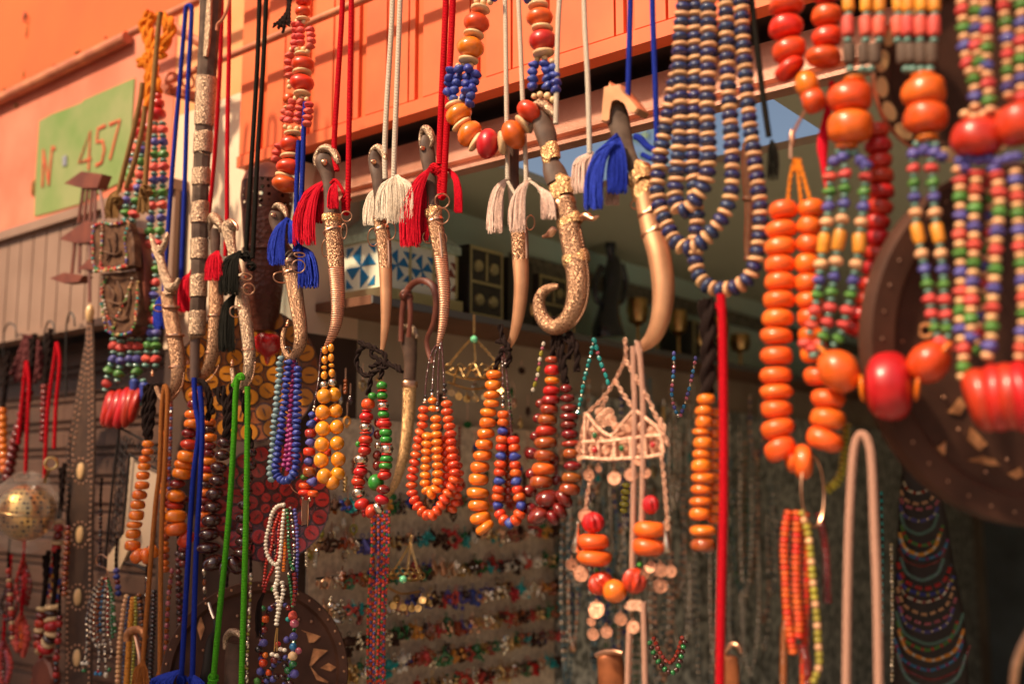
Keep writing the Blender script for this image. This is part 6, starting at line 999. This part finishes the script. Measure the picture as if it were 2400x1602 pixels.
for i, (px, py, r, h, lab) in enumerate(((1495, 790, 26, 120, 'brass goblet beside the black figurine on the shelf'), (1590, 800, 22, 110, 'second brass goblet right of the big dagger blade'), (1640, 815, 30, 60, 'wide brass bowl on the shelf behind the striped necklaces'), (1345, 775, 18, 70, 'small brass cup left of the black figurine'), (1540, 800, 16, 70, 'little brass cup between the two goblets'), (1685, 830, 24, 110, 'tall brass goblet at the far right end of the shelf'), (1245, 770, 16, 60, 'tiny brass cup between the dark boxes'), (1735, 840, 26, 80, 'brass cup behind the orange disc necklace'))):
    b = PW(px, py, .16); b.z = zs; s = S(b); T = Thing('brass_goblet', lab, 'goblet', b, 'brass vessels on the shelf'); T.part('foot', MB().lathe(b, ZZ, [(r * .7 * s, 0), (r * .6 * s, .004), (r * .15 * s, h * .12 * s), (r * .13 * s, h * .45 * s)], 20), 'bra'); T.part('bowl', MB().lathe(b, ZZ, [(r * .13 * s, h * .45 * s), (r * .8 * s, h * .55 * s), (r * s, h * .75 * s), (r * .9 * s, h * s), (r * .85 * s, h * .98 * s), (1e-5, h * .6 * s)], 24), 'bra')
# pale earring boards on the side wall, rows of small coloured earrings
M['pad'] = mat('pale_cloth_board', (.92, .70, .50), .9, col2=(.62, .44, .30), ns=60, nd=8, bump='fiber', bs=90, bst=.8)
oa, ob = .345, oo(PW(1300, 1300, .03)); T = Thing('earring_board', 'pale cloth covered board with rows of colourful earrings on the side wall', 'display board', Q(oa, .02, .6)); T.part('board', qbox(oa, ob, .014, .026, .35, PW(900, 985, .03).z), 'pad')
rows = [1175, 1255, 1330, 1400, 1465, 1530, 1600]
for yy in rows: z = PW(1000, yy, .03).z; T.part('rail', MB().tube([Q(oa + .01, .045, z), Q(ob - .01, .045, z)], .003, 6), 'dkm')
CM = ['cor', 'blu', 'tur', 'glg', 'yel', 'wht', 'sil', 'bra', 'cop', 'pur', 'glg', 'red', 'rst', 'dwd', 'dwd', 'brn', 'rst', 'sil', 'bra', 'brn', 'cop', 'rst', 'dwd']
CN = dict(cor='coral', blu='blue', tur='turquoise', grn='green', yel='mustard', mag='magenta', wht='pearl white', sil='silver', bra='brass', cop='copper', pur='violet', glg='glassy green', red='red', rst='rust brown', dwd='dark brown', brn='blackish', pad='pale cloth', ylg='olive yellow', gry='pale grey', blk='black')
def em(m, k):
    key = ('ear', m, k)
    if key not in BM:
        mb = MB(); O = Vector(); mb.ring(O + ZZ * .022, EX, .004, .0007, 10, 4)
        for q in range(9): mb.ball(O + NN * U(-.021, .021) + EX * U(-.004, .01) + ZZ * U(-.012, .012), U(.003, .006), 6, 4)
        if k == 0: mb.ball(O + ZZ * .008, .009, 8, 6); mb.ball(O - ZZ * .008, .006, 8, 5)
        elif k == 1: mb.lathe(O, ZZ, [(1e-5, -.014), (.008, -.006), (.004, .012), (.002, .016)], 8)
        else: mb.ring(O, EX, .010, .0028, 14, 5); mb.ball(O + ZZ * .013, .004, 6, 4)
        BM[key] = mb.mesh('earring', m)
    return BM[key]
for ri, yy in enumerate(rows):
    z = PW(1000, yy, .03).z; o = oa + .02
    while o < ob - .01:
        ek = (random.choice(CM), int(R() * 3)); ob_ = bpy.data.objects.new('earring', em(*ek)); COL.objects.link(ob_); ob_.location = Q(o, .052 + U(0, .02), z - .010 + U(-.008, .010)); ob_.rotation_euler = (U(-.3, .3), U(-.3, .3), U(0, 3)); sc = U(.95, 1.6); ob_.scale = (sc,) * 3
        tag(ob_, 'small %s %s earring on the %s rail of the pale board, %s third' % (CN[ek[0]], ['double ball', 'teardrop', 'hoop'][ek[1]], ['top', 'second', 'third', 'fourth', 'fifth', 'sixth', 'lowest'][ri], ['left', 'middle', 'right'][min(2, int(3 * (o - oa) / (ob - oa)))]), 'earring', 'earrings on the pale board'); o += U(.017, .034)
# clutter of pendants above and right of the board
def pend(px, py, ln, m1, m2, off, lab, grp, c=None):
    mb = MB(); top = PW(px, py, c) if c is not None else P(px, py, off); s = S(top); mb.cur = 0; mb.tube([top, top - ZZ * ln * s], .0012, 4); mb.cur = 1; b = top - ZZ * ln * s; k = int(R() * 4)
    if k == 0: mb.lathe(b, EX + NN * U(-.8, .8), [(1e-5, -.002), (8 * s, -.002), (9 * s, .001), (1e-5, .003)], 12, U(.7, 1.4), ZZ)
    elif k == 1: [mb.ball(b - ZZ * i * 9 * s, U(4, 7) * s, 8, 5) for i in range(4)]
    elif k == 2: mb.lathe(b, ZZ, [(1e-5, -22 * s), (7 * s, -12 * s), (5 * s, 0), (1e-5, 5 * s)], 8)
    else: mb.ring(b - ZZ * 10 * s, EX, 10 * s, 2.5 * s, 16, 5); mb.ball(b - ZZ * 22 * s, 4 * s, 7, 5)
    solo('pendant', mb, [m1, m2], lab.replace('small', 'small ' + CN[m2] + ' ' + ['disc', 'beaded', 'drop', 'ring'][k], 1) + (' at left' if px < (960 if px < 1335 else 1460) else ' at right' if px > (1150 if px < 1335 else 1590) else ''), 'pendant', top, grp)
random.seed(21)
for i in range(95): pend(U(770, 1340), U(840, 1170), U(10, 50), 'cop', random.choice(CM + ['pad', 'cop', 'sil', 'rst']), 0, 'small pendant hanging on the brown wall above the earring board', 'pendants on the brown side wall', U(.03, .2))
for i in range(16): pend(U(720, 860), U(1190, 1280), U(8, 30), 'cop', random.choice(['ylg', 'bra', 'wht', 'sil']), 0, 'small pendant hanging beside the red plate', 'pendants beside the red plate', U(.03, .06))
for i in range(30): pend(U(1330, 1720), U(880, 1100), U(10, 60), 'sil', random.choice(['sil', 'wht', 'tur', 'gry', 'bra']), 0, 'small pendant hanging among the silver chains under the shelf', 'pendants among the silver chains', U(.05, .3))
# silver chains wall
M['gry2'] = mat('grey_green_cloth', (.80, .76, .64), .9, col2=(.22, .21, .17), ns=28, nd=8, lo=.42, hi=.58, bump='noise', bs=60, bst=1)
oc, od = ob + .02, 5.9; T = Thing('chain_board', 'dark grey cloth panel hung full of silver chains deep on the side wall', 'display board', Q(oc, .02, .6)); T.part('panel', qbox(oc, od, .014, .03, .2, PW(1400, 930, .03).z), 'gry2')
SP = ['S5/5 x5/4', 'S5/4 W4/4', 'F4/4 S5/4', 'v5/5 S4/4', 'W5/4 x4/4', 'z5/5 x5/4', 'sil']
ORD = 'first second third fourth fifth sixth seventh eighth ninth'.split(); TN = 'twenty thirty forty fifty sixty seventy'.split()
CT = ORD + 'tenth eleventh twelfth thirteenth fourteenth fifteenth sixteenth seventeenth eighteenth nineteenth'.split()
for a in TN: CT += [a[:-1] + 'ieth'] + [a + ' ' + b for b in ORD]
for i in range(78):
    x = 1315 + i * 6.4 + U(-8, 8); y = U(880, 1400); l = U(120, 330); wv = U(6, 20); c = U(.04, .16)
    T = Thing('chain_necklace', 'thin bead chain hanging on the grey panel, %s from its left' % CT[i], 'necklace', PW(x, y, c), 'silver chains on the grey panel')
    q = [PW(a, b, c) for a, b in cr([(x - wv, y), (x - wv * 1.1, y + l * .5), (x - wv * .6, y + l * .9), (x, y + l), (x + wv * .6, y + l * .9), (x + wv * 1.1, y + l * .5), (x + wv, y)], 6)]
    mb = MB(); acc = 0; prev = q[0]; mats = [random.choice(['sil', 'sil', 'wht', 'gry', 'cop']), random.choice(['glg', 'sil', 'blk', 'wht', 'gry', 'pur', 'wht', 'e_'][:7])]; k = 0
    mb.tube(q, .0012, 4)
    for a, b in zip(q, q[1:]):
        n_ = max(1, int((b - a).length / .011))
        for j in range(n_): mb.cur = k % 2; mb.ball(a.lerp(b, j / n_), U(.0045, .0085), 6, 4); k += 1
    mb.cur = 0; mb.ball(q[len(q) // 2] - ZZ * .01, U(.006, .012), 8, 6, 1.4); T.part('strand', mb, mats)
# tapering cascade of coloured necklaces, right
T = Thing('necklace_bust', 'dark display bust draped with a cascade of coloured U shaped necklaces at lower right', 'display bust', P(2170, 1200, 1.9)); bo = 1.9
T.part('bust', wtube(MB(), [(2150, 1050, 30), (2160, 1180, 50), (2165, 1300, 62), (2175, 1450, 80), (2180, 1640, 85)], bo + .05, 5, 16, .3), 'dkm')
rw = [('S3.5/3.5', 'u4/4'), ('P3.5/3.5', 'B4/4'), ('f4/4', 'x4/4'), ('V4/4', 'S3/3'), ('s4/4', 's4/4'), ('l4/4', 'r4/4'), ('y4/4', 'W4/4'), ('F4/4', 'm4/4'), ('E4/4', 'E4/4'), ('s4.5/4', 'e4/4'), ('r5/4', 'x4/4'), ('b5/4', 'Y4/4')]
for i in range(22):
    y = 1130 + i * 19 + U(-5, 5); hw = 36 + i * 2.4 + U(-8, 8); dp = 26 + i * 2.2 + U(-6, 10); cx = 2150 + i * 1.6 + U(-4, 4)
    t = neck('thin %s bead necklace draped across the dark bust, level %s from top' % (['amber', 'pale', 'pink', 'violet', 'teal', 'green', 'yellow', 'blue', 'maroon', 'grey', 'red'][i % 11], ['first', 'second'][i // 11]), cx - hw, y, bo, 'necklaces on the dark bust'); a, b = rw[i % 12]
    strand(t, [(cx - hw, y), (cx - hw * .75, y + dp * .7), (cx - hw * .3, y + dp), (cx, y + dp * 1.08), (cx + hw * .3, y + dp), (cx + hw * .75, y + dp * .7), (cx + hw, y)], a + ' ' + a + ' ' + b, bo - .01 - i * .001, merge=True, cord=False)
for lab, x, y in (('dark teal bead string left of the bust at lower right', 2065, 1150), ('silver link chain beside the bust at lower right', 2088, 1270)):
    t = neck(lab, x, y, 1.6, 'necklaces deeper in the shop'); strand(t, [(x, y), (x + 3, y + 150), (x + 2, y + 330)], 'z5/5 x5/4' if 'teal' in lab else 'S6/5 S4/6', 1.6, merge=True)
# leafy branch seen through the open roof slot behind the beam
_c = CAM + ray(1545, 318) * 5.0; T = Thing('tree_branch', 'sunlit leafy tree branch seen through the roof slot behind the steel beam', 'tree branch', _c); mb = MB(); rnd = random.Random(5)
for i in range(260):
    p = _c + Vector((rnd.gauss(0, .10), rnd.gauss(0, .10), rnd.gauss(0, .10))); a = Vector((rnd.uniform(-1, 1), rnd.uniform(-1, 1), rnd.uniform(-1, 1))).normalized(); b = a.orthogonal().normalized(); l = rnd.uniform(.02, .045)
    mb.add([p, p + a * l * .5 + b * l * .28, p + a * l, p + a * l * .5 - b * l * .28], [(0, 1, 2, 3)])
T.part('leaves', mb, mat('yellow_green_leaf', (.22, .30, .03), .6, col2=(.08, .16, .02), ns=20)); T.part('twig', MB().tube([_c + ZZ * .6 + EX * .5, _c + ZZ * .2 + EX * .12, _c - ZZ * .05], .01, 6), 'rwd')
